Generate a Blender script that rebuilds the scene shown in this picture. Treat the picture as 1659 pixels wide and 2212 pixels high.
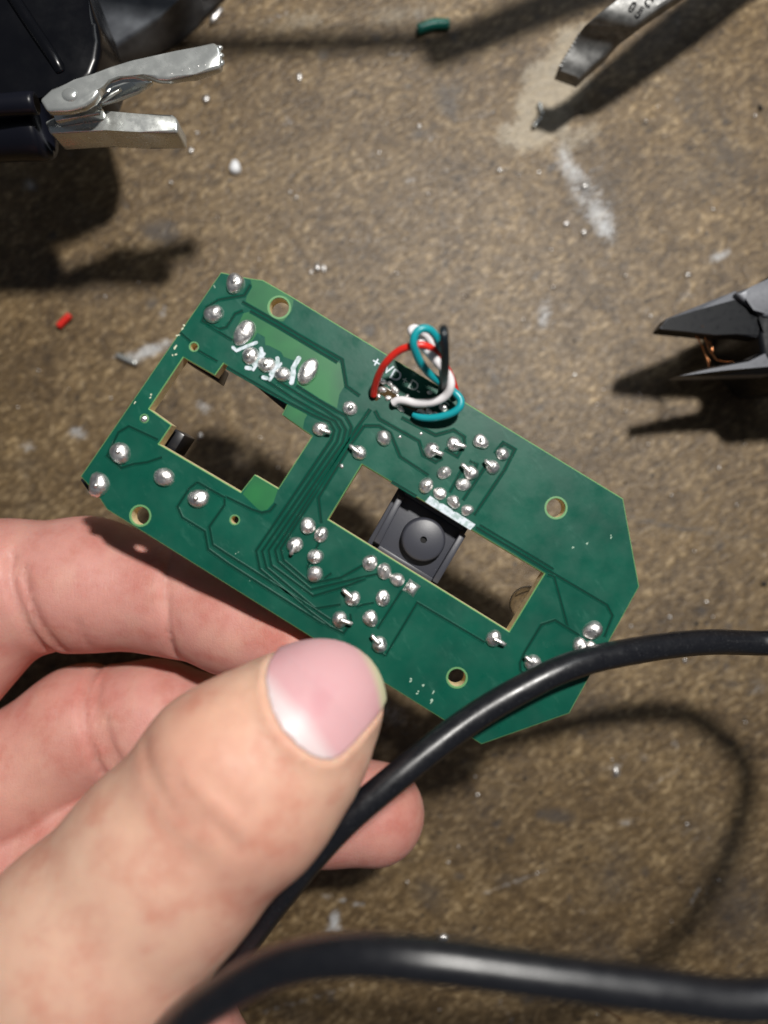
import bpy, bmesh, math, random
import numpy as np
from mathutils import Vector, Matrix

# ------------------------------------------------------------------ scene, camera, light
# All lengths below are millimetres above / across the bench; K turns them into metres.
K = 0.001
H = 140.0                     # camera height over the bench
F = 829.5 / math.tan(math.radians(27.0))
BZ = 45.0                     # height of the solder side of the board
sc = bpy.context.scene
for o in list(bpy.data.objects):
    bpy.data.objects.remove(o)

cam = bpy.data.cameras.new("Camera")
camo = bpy.data.objects.new("Camera", cam)
sc.collection.objects.link(camo)
camo.location = (0, 0, H * K)
cam.sensor_fit = 'HORIZONTAL'
cam.sensor_width = 36.0
cam.lens = 18.0 / math.tan(math.radians(27.0))
cam.clip_start = 0.005
cam.clip_end = 20.0
cam.dof.use_dof = True
cam.dof.focus_distance = (H - BZ + 7.0) * K
cam.dof.aperture_fstop = 13.5
sc.camera = camo

world = bpy.data.worlds.new("World")
sc.world = world
world.use_nodes = True
bg = world.node_tree.nodes["Background"]
bg.inputs[0].default_value = (0.80, 0.88, 1.0, 1)
bg.inputs[1].default_value = 0.085

def area_light(name, loc, target, size, power, color, shape='DISK', size_y=None):
    L = bpy.data.lights.new(name, 'AREA')
    L.shape = shape
    L.size = size * K
    if size_y:
        L.size_y = size_y * K
    L.energy = power
    L.color = color
    o = bpy.data.objects.new(name, L)
    sc.collection.objects.link(o)
    o.location = Vector(loc) * K
    d = Vector(target) - Vector(loc)
    o.rotation_euler = d.to_track_quat('-Z', 'Y').to_euler()
    return o

# bench lamp up and to the right of the camera, and a broad soft fill light added overhead
area_light("bench_lamp", (62, 118, 300), (0, 0, 0), 21, 1.24, (1.0, 0.965, 0.91))
area_light("ceiling_fill", (850, 1450, 1700), (0, 0, 0), 500, 6.5, (0.92, 0.97, 1.0), 'RECTANGLE', 1500)

sc.view_settings.view_transform = 'Standard'
sc.view_settings.look = 'None'
sc.view_settings.exposure = 0.0
sc.view_settings.gamma = 1.0
sc.view_settings.use_curve_mapping = False
sc.cycles.use_denoising = True
sc.cycles.max_bounces = 6
sc.cycles.transmission_bounces = 8
sc.cycles.caustics_reflective = False
sc.cycles.caustics_refractive = False
sc.cycles.sample_clamp_indirect = 4.0

random.seed(7)
rng = np.random.default_rng(11)

# ------------------------------------------------------------------ helpers
def P(u, v, z):
    """point of the photograph (1659 x 2212) that stands at height z, in mm"""
    d = (H - z) / F
    return Vector(((u - 829.5) * d, (1106.0 - v) * d, z))

def PX(z):
    return F / (H - z)        # pixels per mm at height z

def mat(name, color=(0.5, 0.5, 0.5), rough=0.5, metal=0.0, spec=0.5, coat=0.0):
    m = bpy.data.materials.new(name)
    m.use_nodes = True
    b = m.node_tree.nodes["Principled BSDF"]
    b.inputs["Base Color"].default_value = (*color, 1)
    b.inputs["Roughness"].default_value = rough
    b.inputs["Metallic"].default_value = metal
    b.inputs["Specular IOR Level"].default_value = spec
    b.inputs["Coat Weight"].default_value = coat
    return m

def bsdf(m):
    return m.node_tree.nodes["Principled BSDF"]

def nd(m, t, **kw):
    n = m.node_tree.nodes.new(t)
    for k, v in kw.items():
        setattr(n, k, v)
    return n

def lk(m, a, b):
    m.node_tree.links.new(a, b)

def coords(m, scale=(1, 1, 1), rot=(0, 0, 0)):
    """object coordinates in mm"""
    tc = nd(m, "ShaderNodeTexCoord")
    mp = nd(m, "ShaderNodeMapping")
    mp.inputs["Scale"].default_value = tuple(1000.0 * s for s in scale)
    mp.inputs["Rotation"].default_value = rot
    src = tc.outputs["Object"]
    if any(rot):          # turn first, stretch afterwards
        mr = nd(m, "ShaderNodeMapping")
        mr.inputs["Rotation"].default_value = rot
        lk(m, src, mr.inputs["Vector"])
        src = mr.outputs["Vector"]
        mp.inputs["Rotation"].default_value = (0, 0, 0)
    lk(m, src, mp.inputs["Vector"])
    return mp.outputs["Vector"]

def noise(m, vec, scale, detail=3.0, rough=0.55):
    n = nd(m, "ShaderNodeTexNoise")
    n.inputs["Scale"].default_value = scale
    n.inputs["Detail"].default_value = detail
    n.inputs["Roughness"].default_value = rough
    lk(m, vec, n.inputs["Vector"])
    return n.outputs["Fac"]

def ramp(m, fac, stops):
    r = nd(m, "ShaderNodeValToRGB")
    els = r.color_ramp.elements
    while len(els) < len(stops):
        els.new(0.5)
    for e, (p, c) in zip(els, stops):
        e.position = p
        e.color = (*c, 1) if len(c) == 3 else c
    lk(m, fac, r.inputs["Fac"])
    return r.outputs["Color"]

def mixc(m, fac, a, b, mode='MIX'):
    n = nd(m, "ShaderNodeMix", data_type='RGBA', blend_type=mode)
    for s, x in ((0, fac), (6, a), (7, b)):
        if isinstance(x, (int, float)):
            n.inputs[s].default_value = x
        elif isinstance(x, tuple):
            n.inputs[s].default_value = (*x, 1)
        else:
            lk(m, x, n.inputs[s])
    return n.outputs[2]

def bump(m, height, strength, dist_mm, normal=None):
    b = nd(m, "ShaderNodeBump")
    b.inputs["Strength"].default_value = strength
    b.inputs["Distance"].default_value = dist_mm * K
    lk(m, height, b.inputs["Height"])
    if normal is not None:
        lk(m, normal, b.inputs["Normal"])
    return b.outputs["Normal"]

def rough_noise(m, lo, hi, scale, detail=3):
    f = noise(m, coords(m), scale, detail)
    mr = nd(m, "ShaderNodeMapRange")
    mr.inputs[1].default_value = 0.3
    mr.inputs[2].default_value = 0.7
    mr.inputs[3].default_value = lo
    mr.inputs[4].default_value = hi
    lk(m, f, mr.inputs[0])
    lk(m, mr.outputs[0], bsdf(m).inputs["Roughness"])

def origin_of(parent):
    v = Vector((0, 0, 0))
    while parent is not None:
        v += parent.location / K
        parent = parent.parent
    return v

def tag(o, label=None, cat=None, group=None, kind=None):
    if label: o["label"] = label
    if cat: o["category"] = cat
    if group: o["group"] = group
    if kind: o["kind"] = kind
    return o

def empty(name, loc):
    o = bpy.data.objects.new(name, None)
    o.empty_display_size = 0.003
    sc.collection.objects.link(o)
    o.location = Vector(loc) * K
    return o

def link(name, me, m, parent=None, smooth=True, loc=None):
    """link a mesh given in mm world coordinates as an object"""
    o = bpy.data.objects.new(name, me)
    sc.collection.objects.link(o)
    base = origin_of(parent)
    if parent is None:
        if loc is None:
            co = np.empty(len(me.vertices) * 3)
            me.vertices.foreach_get("co", co)
            co = co.reshape(-1, 3)
            loc = (co.min(0) + co.max(0)) / 2
            loc[2] = co[:, 2].min()
        base = Vector(loc)
        o.location = base * K
    else:
        o.parent = parent
    me.transform(Matrix.Translation(-base))
    me.transform(Matrix.Scale(K, 4))
    if smooth:
        me.polygons.foreach_set("use_smooth", [True] * len(me.polygons))
    if m is not None:
        for x in (m if isinstance(m, (list, tuple)) else [m]):
            me.materials.append(x)
    return o

def mesh(name, verts, faces, m, parent=None, smooth=True, loc=None):
    me = bpy.data.meshes.new(name)
    me.from_pydata([tuple(v) for v in verts], [], [tuple(f) for f in faces])
    me.validate()
    me.update()
    return link(name, me, m, parent, smooth, loc)

def from_bm(name, bm, m, parent=None, smooth=True, loc=None):
    me = bpy.data.meshes.new(name)
    bmesh.ops.recalc_face_normals(bm, faces=bm.faces)
    bm.to_mesh(me)
    bm.free()
    return link(name, me, m, parent, smooth, loc)

def sharp(o, deg=35):
    me = o.data
    me.polygons.foreach_set("use_smooth", [True] * len(me.polygons))
    me.set_sharp_from_angle(angle=math.radians(deg))
    return o

def catmull(pts, n=10):
    pts = [Vector(p) for p in pts]
    q = [pts[0] * 2 - pts[1]] + pts + [pts[-1] * 2 - pts[-2]]
    out = []
    for i in range(1, len(q) - 2):
        a, b, c, d = q[i - 1], q[i], q[i + 1], q[i + 2]
        for k in range(n):
            t = k / n
            out.append(0.5 * ((2 * b) + (c - a) * t + (2 * a - 5 * b + 4 * c - d) * t * t + (3 * b - a - 3 * c + d) * t ** 3))
    out.append(pts[-1])
    return out

def tube_geo(path, radius, seg=14, cap=True):
    n = len(path)
    verts, faces = [], []
    tang = [(path[min(i + 1, n - 1)] - path[max(i - 1, 0)]).normalized() for i in range(n)]
    nrm = tang[0].orthogonal().normalized()
    for i in range(n):
        t = tang[i]
        nrm = (nrm - t * nrm.dot(t)).normalized()
        b = t.cross(nrm)
        r = radius[i] if isinstance(radius, (list, tuple)) else radius
        for k in range(seg):
            a = 2 * math.pi * k / seg
            verts.append(path[i] + (nrm * math.cos(a) + b * math.sin(a)) * r)
    for i in range(n - 1):
        for k in range(seg):
            k2 = (k + 1) % seg
            faces.append((i * seg + k, i * seg + k2, (i + 1) * seg + k2, (i + 1) * seg + k))
    if cap:
        faces.append(tuple(range(seg - 1, -1, -1)))
        faces.append(tuple((n - 1) * seg + k for k in range(seg)))
    return verts, faces

def tube(name, pts, radius, m, parent=None, n=10, seg=14, loc=None):
    path = catmull(pts, n) if n > 1 else [Vector(p) for p in pts]
    v, f = tube_geo(path, radius, seg)
    return mesh(name, v, f, m, parent, True, loc)

def prism(name, poly, z0, z1, m, parent=None, bevel=0.0, segs=2, smooth_deg=35, loc=None):
    """solid with the outline poly (px, as seen at height z1) between heights z0 and z1"""
    bm = bmesh.new()
    top = [P(u, v, z1) for u, v in poly]
    area = sum(a.x * b.y - b.x * a.y for a, b in zip(top, top[1:] + top[:1]))
    if area < 0:
        top.reverse()
    vt = [bm.verts.new(p) for p in top]
    vb = [bm.verts.new((p.x, p.y, z0)) for p in top]
    ft = bm.faces.new(vt)
    bm.faces.new(list(reversed(vb)))
    n = len(vt)
    for i in range(n):
        bm.faces.new((vt[i], vb[i], vb[(i + 1) % n], vt[(i + 1) % n]))
    if bevel > 0:
        bmesh.ops.bevel(bm, geom=list(bm.edges), offset=bevel, segments=segs, profile=0.5, affect='EDGES', clamp_overlap=True)
    o = from_bm(name, bm, m, parent, True, loc)
    return sharp(o, smooth_deg)

def filled(loops, z, thick, bevel=0.0):
    """mesh (mm) of an outline with holes: loops of mm points; first outer; top face at z"""
    cu = bpy.data.curves.new("tmp", 'CURVE')
    cu.dimensions = '2D'
    cu.fill_mode = 'BOTH'
    cu.extrude = thick / 2 - bevel
    cu.bevel_depth = bevel
    cu.bevel_resolution = 0
    cu.offset = -bevel
    for L in loops:
        s = cu.splines.new('POLY')
        s.points.add(len(L) - 1)
        for p, q in zip(s.points, L):
            p.co = (q[0], q[1], 0, 1)
        s.use_cyclic_u = True
    ob = bpy.data.objects.new("tmp", cu)
    sc.collection.objects.link(ob)
    dg = bpy.context.evaluated_depsgraph_get()
    me = bpy.data.meshes.new_from_object(ob.evaluated_get(dg))
    bpy.data.objects.remove(ob)
    bpy.data.curves.remove(cu)
    me.transform(Matrix.Translation((0, 0, z - thick / 2)))
    return me

# numpy value noise
def vnoise(x, y, seed=0):
    r = np.random.default_rng(seed).random((64, 64))
    xi = np.floor(x).astype(int); yi = np.floor(y).astype(int)
    fx = x - xi; fy = y - yi
    fx = fx * fx * (3 - 2 * fx); fy = fy * fy * (3 - 2 * fy)
    a = r[xi % 64, yi % 64]; b = r[(xi + 1) % 64, yi % 64]
    c = r[xi % 64, (yi + 1) % 64]; d = r[(xi + 1) % 64, (yi + 1) % 64]
    return (a * (1 - fx) + b * fx) * (1 - fy) + (c * (1 - fx) + d * fx) * fy

def fbm(x, y, seed=0, oct=4):
    s = 0; w = 0.5; t = 0
    for i in range(oct):
        s = s + w * vnoise(x, y, seed + i); t += w
        x = x * 2.03 + 7.1; y = y * 2.03 + 3.7; w *= 0.55
    return s / t

# ------------------------------------------------------------------ materials
M = {}
M["mask"] = mat("solder_mask_green", (0.006, 0.098, 0.062), 0.33, spec=0.25)
_m = M["mask"]
_v = coords(_m)
_c = ramp(_m, noise(_m, _v, 0.16, 3), [(0.3, (0.0020, 0.056, 0.037)), (0.7, (0.0045, 0.082, 0.053))])
_sm = noise(_m, coords(_m, (0.6, 1.6, 1), (0, 0, 0.9)), 0.5, 4, 0.7)
_c = mixc(_m, ramp(_m, _sm, [(0.58, (0, 0, 0)), (0.85, (0.22, 0.22, 0.22))]), _c, (0.10, 0.26, 0.20))
lk(_m, _c, bsdf(_m).inputs["Base Color"])
rough_noise(_m, 0.26, 0.46, 0.35, 4)
lk(_m, bump(_m, noise(_m, _v, 1.6, 2), 0.12, 0.05), bsdf(_m).inputs["Normal"])
M["mask_light"] = mat("solder_mask_over_bare_laminate", (0.010, 0.175, 0.050), 0.36)
_m = M["mask_light"]
lk(_m, ramp(_m, noise(_m, coords(_m), 0.18, 2), [(0.32, (0.004, 0.080, 0.032)), (0.68, (0.012, 0.140, 0.040))]), bsdf(_m).inputs["Base Color"])
M["groove"] = mat("track_edge_green", (0.0012, 0.029, 0.019), 0.5, spec=0.1)
M["laminate"] = mat("laminate_edge", (0.62, 0.50, 0.27), 0.75)
_m = M["laminate"]
lk(_m, ramp(_m, noise(_m, coords(_m), 1.5, 3), [(0.3, (0.60, 0.46, 0.24)), (0.7, (0.80, 0.68, 0.44))]), bsdf(_m).inputs["Base Color"])
M["edge"] = mat("board_edge_highlight", (0.16, 0.36, 0.13), 0.45)  # light green highlight painted along the bevelled rim of the board
M["rim"] = mat("hole_rim_green", (0.10, 0.26, 0.10), 0.5)
M["solder"] = mat("solder", (0.88, 0.86, 0.84), 0.25, 1.0)
_m = M["solder"]
rough_noise(_m, 0.30, 0.52, 1.2, 4)
lk(_m, bump(_m, noise(_m, coords(_m), 1.5, 4, 0.55), 0.40, 0.35), bsdf(_m).inputs["Normal"])
M["silk"] = mat("silkscreen_white", (0.66, 0.72, 0.76), 0.6)
_m = M["silk"]
lk(_m, ramp(_m, noise(_m, coords(_m), 1.6, 3), [(0.38, (0.30, 0.40, 0.40)), (0.55, (0.56, 0.62, 0.68))]), bsdf(_m).inputs["Base Color"])
M["silk_worn"] = mat("worn_silkscreen", (0.42, 0.52, 0.48), 0.6)
M["black_plastic"] = mat("black_plastic", (0.012, 0.012, 0.015), 0.32)
M["sensor"] = mat("sensor_plastic", (0.036, 0.038, 0.050), 0.42)
_m = M["sensor"]
lk(_m, bump(_m, noise(_m, coords(_m), 6, 3), 0.2, 0.05), bsdf(_m).inputs["Normal"])
M["pinhole"] = mat("pinhole", (0.002, 0.002, 0.002), 0.8)
M["flux"] = mat("flux_residue", (0.06, 0.035, 0.012), 0.12, spec=0.7)
M["scratch"] = mat("scratched_mask", (0.30, 0.42, 0.33), 0.7)
M["chip"] = mat("chipped_edge", (0.50, 0.52, 0.38), 0.8)
def wire_mat(n, c):
    m = mat(n, c, 0.36)
    lk(m, bump(m, noise(m, coords(m), 3, 2), 0.1, 0.05), bsdf(m).inputs["Normal"])
    return m
M["red"] = wire_mat("red_insulation", (0.62, 0.022, 0.014))
M["teal"] = wire_mat("teal_insulation", (0.006, 0.27, 0.31))
M["teal_dark"] = wire_mat("green_insulation", (0.004, 0.17, 0.13))
M["white"] = wire_mat("white_insulation", (0.74, 0.72, 0.74))
M["blackwire"] = wire_mat("black_insulation", (0.006, 0.012, 0.017))
M["cable"] = mat("cable_rubber", (0.0065, 0.007, 0.0095), 0.34, spec=0.6)
_m = M["cable"]
rough_noise(_m, 0.26, 0.42, 0.8, 4)
lk(_m, ramp(_m, noise(_m, coords(_m), 2.6, 5, 0.7), [(0.56, (0.0062, 0.0066, 0.009)), (0.72, (0.030, 0.031, 0.034))]), bsdf(_m).inputs["Base Color"])
lk(_m, bump(_m, noise(_m, coords(_m), 1.1, 4), 0.22, 0.08), bsdf(_m).inputs["Normal"])
M["chrome"] = mat("nickel_plated_steel", (0.66, 0.68, 0.66), 0.2, 0.78)
_m = M["chrome"]
rough_noise(_m, 0.16, 0.34, 0.6, 4)
lk(_m, bump(_m, noise(_m, coords(_m), 0.8, 3), 0.04, 0.1), bsdf(_m).inputs["Normal"])
M["steel"] = mat("brushed_tool_steel", (0.42, 0.42, 0.41), 0.36, 0.65)
_m = M["steel"]
lk(_m, ramp(_m, noise(_m, coords(_m), 0.7, 4), [(0.35, (0.13, 0.13, 0.127)), (0.65, (0.24, 0.24, 0.235))]), bsdf(_m).inputs["Base Color"])
rough_noise(_m, 0.40, 0.60, 0.9, 5)
lk(_m, bump(_m, noise(_m, coords(_m, (0.5, 3, 1), (0, 0, -0.7)), 1.6, 3), 0.12, 0.04), bsdf(_m).inputs["Normal"])
M["stamp"] = mat("stamped_marking", (0.035, 0.035, 0.035), 0.7, 0.3)
M["dark_steel"] = mat("blackened_steel", (0.006, 0.007, 0.009), 0.45, 0.0, 0.14)
rough_noise(M["dark_steel"], 0.30, 0.55, 1.0, 4)
M["ground_steel"] = mat("ground_grey_steel", (0.11, 0.115, 0.13), 0.5, 0.3)
rough_noise(M["ground_steel"], 0.34, 0.6, 1.2, 4)
M["navy"] = mat("navy_sleeve", (0.004, 0.0045, 0.0085), 0.36, spec=0.3)
M["housing"] = mat("glossy_black_housing", (0.0025, 0.0027, 0.004), 0.22, spec=0.35)
rough_noise(M["housing"], 0.16, 0.30, 0.3, 3)
M["greybar"] = mat("dark_grey_plastic", (0.030, 0.034, 0.044), 0.5)
_m = M["greybar"]
lk(_m, ramp(_m, noise(_m, coords(_m), 0.25, 4), [(0.35, (0.035, 0.039, 0.048)), (0.7, (0.11, 0.12, 0.135))]), bsdf(_m).inputs["Base Color"])
M["copper"] = mat("copper", (0.80, 0.36, 0.16), 0.25, 1.0)
M["clear"] = mat("clear_lens", (0.95, 0.93, 0.88), 0.16, spec=0.8)
bsdf(M["clear"]).inputs["Transmission Weight"].default_value = 1.0
bsdf(M["clear"]).inputs["IOR"].default_value = 1.48
M["glue"] = mat("white_glue_drop", (0.72, 0.73, 0.75), 0.35)
M["grit"] = mat("dark_grit", (0.012, 0.010, 0.009), 0.7)
#@@TABLE
# ------------------------------------------------------------------ the bench top
def table_material():
    m = mat("brown_hardboard", (0.15, 0.11, 0.07), 0.5, spec=0.5)
    ang = math.radians(-33)
    v = coords(m)
    vf = coords(m, (0.62, 1.35, 1.0), (0, 0, ang))
    vw = nd(m, "ShaderNodeVectorMath", operation='ADD')
    wn = nd(m, "ShaderNodeTexNoise")
    wn.inputs["Scale"].default_value = 0.45
    wn.inputs["Detail"].default_value = 2
    lk(m, v, wn.inputs["Vector"])
    sc_ = nd(m, "ShaderNodeVectorMath", operation='SCALE')
    sc_.inputs["Scale"].default_value = 1.6
    lk(m, wn.outputs["Color"], sc_.inputs[0])
    lk(m, vf, vw.inputs[0]); lk(m, sc_.outputs[0], vw.inputs[1])
    vf = vw.outputs[0]
    flakes = noise(m, vf, 0.95, 4, 0.60)
    fine = noise(m, vf, 2.3, 4, 0.65)
    blot = noise(m, v, 0.06, 4, 0.6)
    mid = noise(m, v, 0.30, 3, 0.6)
    base = ramp(m, flakes, [(0.28, (0.052, 0.031, 0.012)), (0.44, (0.110, 0.071, 0.031)), (0.56, (0.156, 0.105, 0.050)), (0.70, (0.33, 0.245, 0.138))])
    fin = ramp(m, fine, [(0.34, (0.45, 0.42, 0.40)), (0.50, (1, 1, 1)), (0.68, (1.42, 1.40, 1.34))])
    base = mixc(m, 0.75, base, fin, 'MULTIPLY')
    bl = ramp(m, blot, [(0.30, (0.50, 0.47, 0.44)), (0.46, (0.92, 0.90, 0.88)), (0.55, (1.05, 1.05, 1.05)), (0.70, (1.38, 1.38, 1.36))])
    base = mixc(m, 0.9, base, bl, 'MULTIPLY')
    md = ramp(m, mid, [(0.30, (0.58, 0.56, 0.55)), (0.46, (0.96, 0.95, 0.94)), (0.58, (1.04, 1.04, 1.03)), (0.72, (1.30, 1.28, 1.24))])
    base = mixc(m, 0.8, base, md, 'MULTIPLY')
    # pits: tiny dark pores
    vo = nd(m, "ShaderNodeTexVoronoi")
    vo.inputs["Scale"].default_value = 0.42
    vo.inputs["Randomness"].default_value = 1.0
    lk(m, vf, vo.inputs["Vector"])
    pit = ramp(m, vo.outputs["Distance"], [(0.10, (1, 1, 1)), (0.22, (0, 0, 0))])
    gate = ramp(m, noise(m, v, 0.8, 2), [(0.50, (0, 0, 0)), (0.56, (1, 1, 1))])
    pit = mixc(m, 1.0, pit, gate, 'MULTIPLY')
    base = mixc(m, pit, base, (0.022, 0.015, 0.009))
    at = nd(m, "ShaderNodeAttribute", attribute_name="stain")
    sep = nd(m, "ShaderNodeSeparateColor")
    lk(m, at.outputs["Color"], sep.inputs[0])
    def masked(ch, lo, hi, strength):
        # mask broken up by the grain of the board
        a = nd(m, "ShaderNodeMath", operation='MULTIPLY_ADD')
        lk(m, fine, a.inputs[0]); a.inputs[1].default_value = 2.0; a.inputs[2].default_value = -1.0
        b = nd(m, "ShaderNodeMath", operation='ADD')
        lk(m, sep.outputs[ch], b.inputs[0]); lk(m, a.outputs[0], b.inputs[1])
        r = nd(m, "ShaderNodeMapRange")
        r.inputs[1].default_value = lo; r.inputs[2].default_value = hi
        r.inputs[3].default_value = 0; r.inputs[4].default_value = strength
        lk(m, b.outputs[0], r.inputs[0])
        return r.outputs[0]
    base = mixc(m, masked(1, 0.12, 0.66, 0.70), base, (0.050, 0.045, 0.043))     # grey-black smears
    base = mixc(m, masked(2, 0.30, 0.80, 0.58), base, (0.44, 0.385, 0.29))      # scuffed pale patch
    base = mixc(m, masked(0, 0.32, 0.95, 0.78), base, (0.56, 0.58, 0.60))        # white residue
    lk(m, base, bsdf(m).inputs["Base Color"])
    n1 = bump(m, flakes, 0.55, 0.35)
    n2 = bump(m, fine, 0.45, 0.16, n1)
    lk(m, n2, bsdf(m).inputs["Normal"])
    rr = ramp(m, fine, [(0.3, (0.62, 0.62, 0.62)), (0.7, (0.34, 0.34, 0.34))])
    lk(m, rr, bsdf(m).inputs["Roughness"])
    return m

def build_table():
    core_x = np.linspace(-85, 85, 240)
    core_y = np.linspace(-110, 110, 310)
    xs = np.concatenate([[-400, -250, -150, -110], core_x, [110, 150, 250, 400]])
    ys = np.concatenate([[-400, -260, -180, -135], core_y, [135, 180, 260, 400]])
    X, Y = np.meshgrid(xs, ys, indexing='ij')
    px = 829.5 + X * F / H
    py = 1106.0 - Y * F / H
    nz = fbm(px / 38.0, py / 38.0, 3, 4) - 0.5
    nz2 = fbm(px / 11.0, py / 11.0, 9, 3) - 0.5
    def blob(cx, cy, a, b, ang=0, soft=0.5, amp=1.0, irr=0.9):
        t = math.radians(ang)
        dx = px - cx; dy = py - cy
        s = (dx * math.cos(t) + dy * math.sin(t)) / a
        w = (-dx * math.sin(t) + dy * math.cos(t)) / b
        r = np.sqrt(s * s + w * w) + irr * nz + 0.5 * irr * nz2
        return amp * np.clip((1.0 + soft - r) / (2 * soft), 0, 1)
    white = np.zeros_like(px)
    for a in [(1232, 362, 52, 24, 62, .6, .72), (1262, 420, 66, 32, 64, .7, .52), (1298, 472, 50, 26, 60, .6, .70), (1308, 496, 24, 18, 0, .5, .8),
              (1176, 680, 34, 15, 95, .6, .62), (1556, 552, 26, 10, -25, .5, .75), (1480, 638, 22, 10, -20, .6, .4),
              (325, 755, 52, 15, -20, .5, .9), (290, 772, 26, 12, -10, .5, .8), (168, 937, 20, 14, 10, .5, .62), (62, 968, 16, 14, 0, .6, .52),
              (66, 400, 15, 13, 0, .6, .6), (440, 880, 17, 13, 20, .6, .62), (848, 1545, 44, 26, 30, .7, .52), (722, 1992, 12, 26, 10, .5, .95), (722, 2008, 20, 12, 0, .5, .7),
              (957, 2028, 16, 14, 0, .6, .5), (1330, 1665, 10, 14, 0, .5, .6), (885, 390, 12, 9, 0, .6, .45), (1040, 250, 26, 18, 0, .8, .3), (1325, 1650, 36, 10, -30, .8, .3),
              (1030, 880, 22, 8, 30, .6, .4), (640, 428, 7, 5, 0, .6, .5), (930, 300, 20, 14, 30, .7, .35), (1640, 1490, 30, 10, -20, .7, .35), (1500, 1800, 46, 10, 20, .8, .25)]:
        white = np.maximum(white, blob(*a))
    dark = np.zeros_like(px)
    for a in [(965, 215, 40, 20, 60, .6, .75), (985, 195, 18, 22, 0, .5, .6), (905, 290, 20, 14, 0, .6, .6), (1500, 210, 80, 40, 60, .9, .45), (1560, 330, 70, 40, 50, .9, .5), (1520, 380, 60, 46, 20, .9, .4),
              (345, 500, 34, 22, 10, .6, .72), (180, 470, 60, 24, 10, .9, .4), (1205, 1765, 40, 16, 10, .6, .7), (1170, 1760, 14, 10, 0, .5, .7), (930, 1930, 40, 26, 40, .8, .5), (1330, 1840, 40, 24, 30, .9, .35),
              (1560, 1830, 90, 60, 60, 1.0, .42), (1600, 1960, 110, 70, 70, 1.0, .5), (1100, 1900, 26, 14, 0, .7, .4), (365, 485, 14, 8, 0, .5, .6), (1430, 1380, 30, 14, 0, .8, .3), (1640, 1480, 26, 16, 0, .7, .5),
              (1580, 1480, 18, 12, 0, .7, .5), (510, 790, 16, 12, 0, .6, .5), (350, 770, 10, 8, 0, .6, .5), (60, 1000, 30, 14, 0, .8, .35), (1110, 2080, 40, 30, 0, .8, .45), (730, 560, 100, 26, -20, 1.0, .22)]:
        dark = np.maximum(dark, blob(*a))
    wr = random.Random(5)
    for k in range(26):      # broad faint grime
        a, b = wr.uniform(40, 130), wr.uniform(20, 60)
        dark = np.maximum(dark, blob(wr.uniform(0, 1659), wr.uniform(0, 2212), a, b, wr.uniform(-50, 30), .9, wr.uniform(.18, .42), 1.2))
    for k in range(90):      # small dark spots
        a = wr.uniform(4, 13)
        dark = np.maximum(dark, blob(wr.uniform(0, 1659), wr.uniform(0, 2212), a, a * wr.uniform(.5, 1), wr.uniform(0, 180), .5, wr.uniform(.45, .95), .8))
    for k in range(22):      # small pale scuffs
        a = wr.uniform(6, 18)
        white = np.maximum(white, blob(wr.uniform(0, 1659), wr.uniform(0, 2212), a, a * wr.uniform(.3, .7), wr.uniform(0, 180), .7, wr.uniform(.25, .55), 1.0))
    pale = np.zeros_like(px)
    for a in [(1190, 190, 130, 62, -52, .35, .85), (1150, 280, 80, 44, -10, .4, .85), (1235, 90, 60, 40, -50, .5, .8), (880, 30, 170, 26, -8, .8, .5), (650, 45, 110, 22, -8, .8, .5), (1250, 300, 60, 26, -30, .5, .6), (1440, 150, 130, 50, -35, .9, .3)]:
        pale = np.maximum(pale, blob(*a))
    # thin cracks and scratches
    def line(x0, y0, x1, y1, w, amp):
        dx, dy = x1 - x0, y1 - y0
        t = np.clip(((px - x0) * dx + (py - y0) * dy) / (dx * dx + dy * dy), 0, 1)
        d = np.hypot(px - x0 - t * dx, py - y0 - t * dy + 5 * nz)
        return amp * np.clip(1.5 - d / w, 0, 1)
    dark = np.maximum(dark, line(1361, 1120, 1540, 1152, 4, 0.75))
    dark = np.maximum(dark, line(1540, 1152, 1700, 1175, 4, 0.5))
    for k in range(34):
        x0, y0, L_, t_ = wr.uniform(0, 1659), wr.uniform(0, 2212), wr.uniform(25, 120), math.radians(wr.uniform(-60, 20))
        q = line(x0, y0, x0 + L_ * math.cos(t_), y0 + L_ * math.sin(t_), wr.uniform(2, 3.5), wr.uniform(.3, .6))
        if k % 3 == 0: dark = np.maximum(dark, q)
        else: white = np.maximum(white, q)
    for s in [(1040, 1935, 1180, 1880, 3, .55), (1400, 1700, 1470, 1660, 3, .4), (560, 2190, 760, 2130, 3, .5), (1080, 2160, 1110, 2212, 3, .5), (880, 800, 990, 760, 3, .3)]:
        white = np.maximum(white, line(*s))
    Z = (fbm(px / 300, py / 300, 31, 3) - 0.5) * 0.5
    Z = np.where((np.abs(X) > 86) | (np.abs(Y) > 111), 0, Z) - 0.15
    nx, ny = X.shape
    verts = np.stack([X, Y, Z], -1).reshape(-1, 3)
    ii, jj = np.meshgrid(np.arange(nx - 1), np.arange(ny - 1), indexing='ij')
    a = (ii * ny + jj).ravel()
    faces = np.stack([a, a + ny, a + ny + 1, a + 1], -1)
    me = bpy.data.meshes.new("worktop")
    me.from_pydata(verts.tolist(), [], faces.tolist())
    me.update()
    at = me.color_attributes.new("stain", 'FLOAT_COLOR', 'POINT')
    col = np.stack([white, dark, pale, np.ones_like(px)], -1).reshape(-1).astype(np.float32)
    at.data.foreach_set("color", col)
    o = link("worktop", me, table_material(), None, True, (0, 0, 0))
    tag(o, "brown stained hardboard worktop strewn with solder crumbs", "worktop", kind="structure")
build_table()
#@@BOARD
# ------------------------------------------------------------------ the circuit board
def mm2(pts, z=BZ):
    return [P(u, v, z).xy for u, v in pts]

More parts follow.
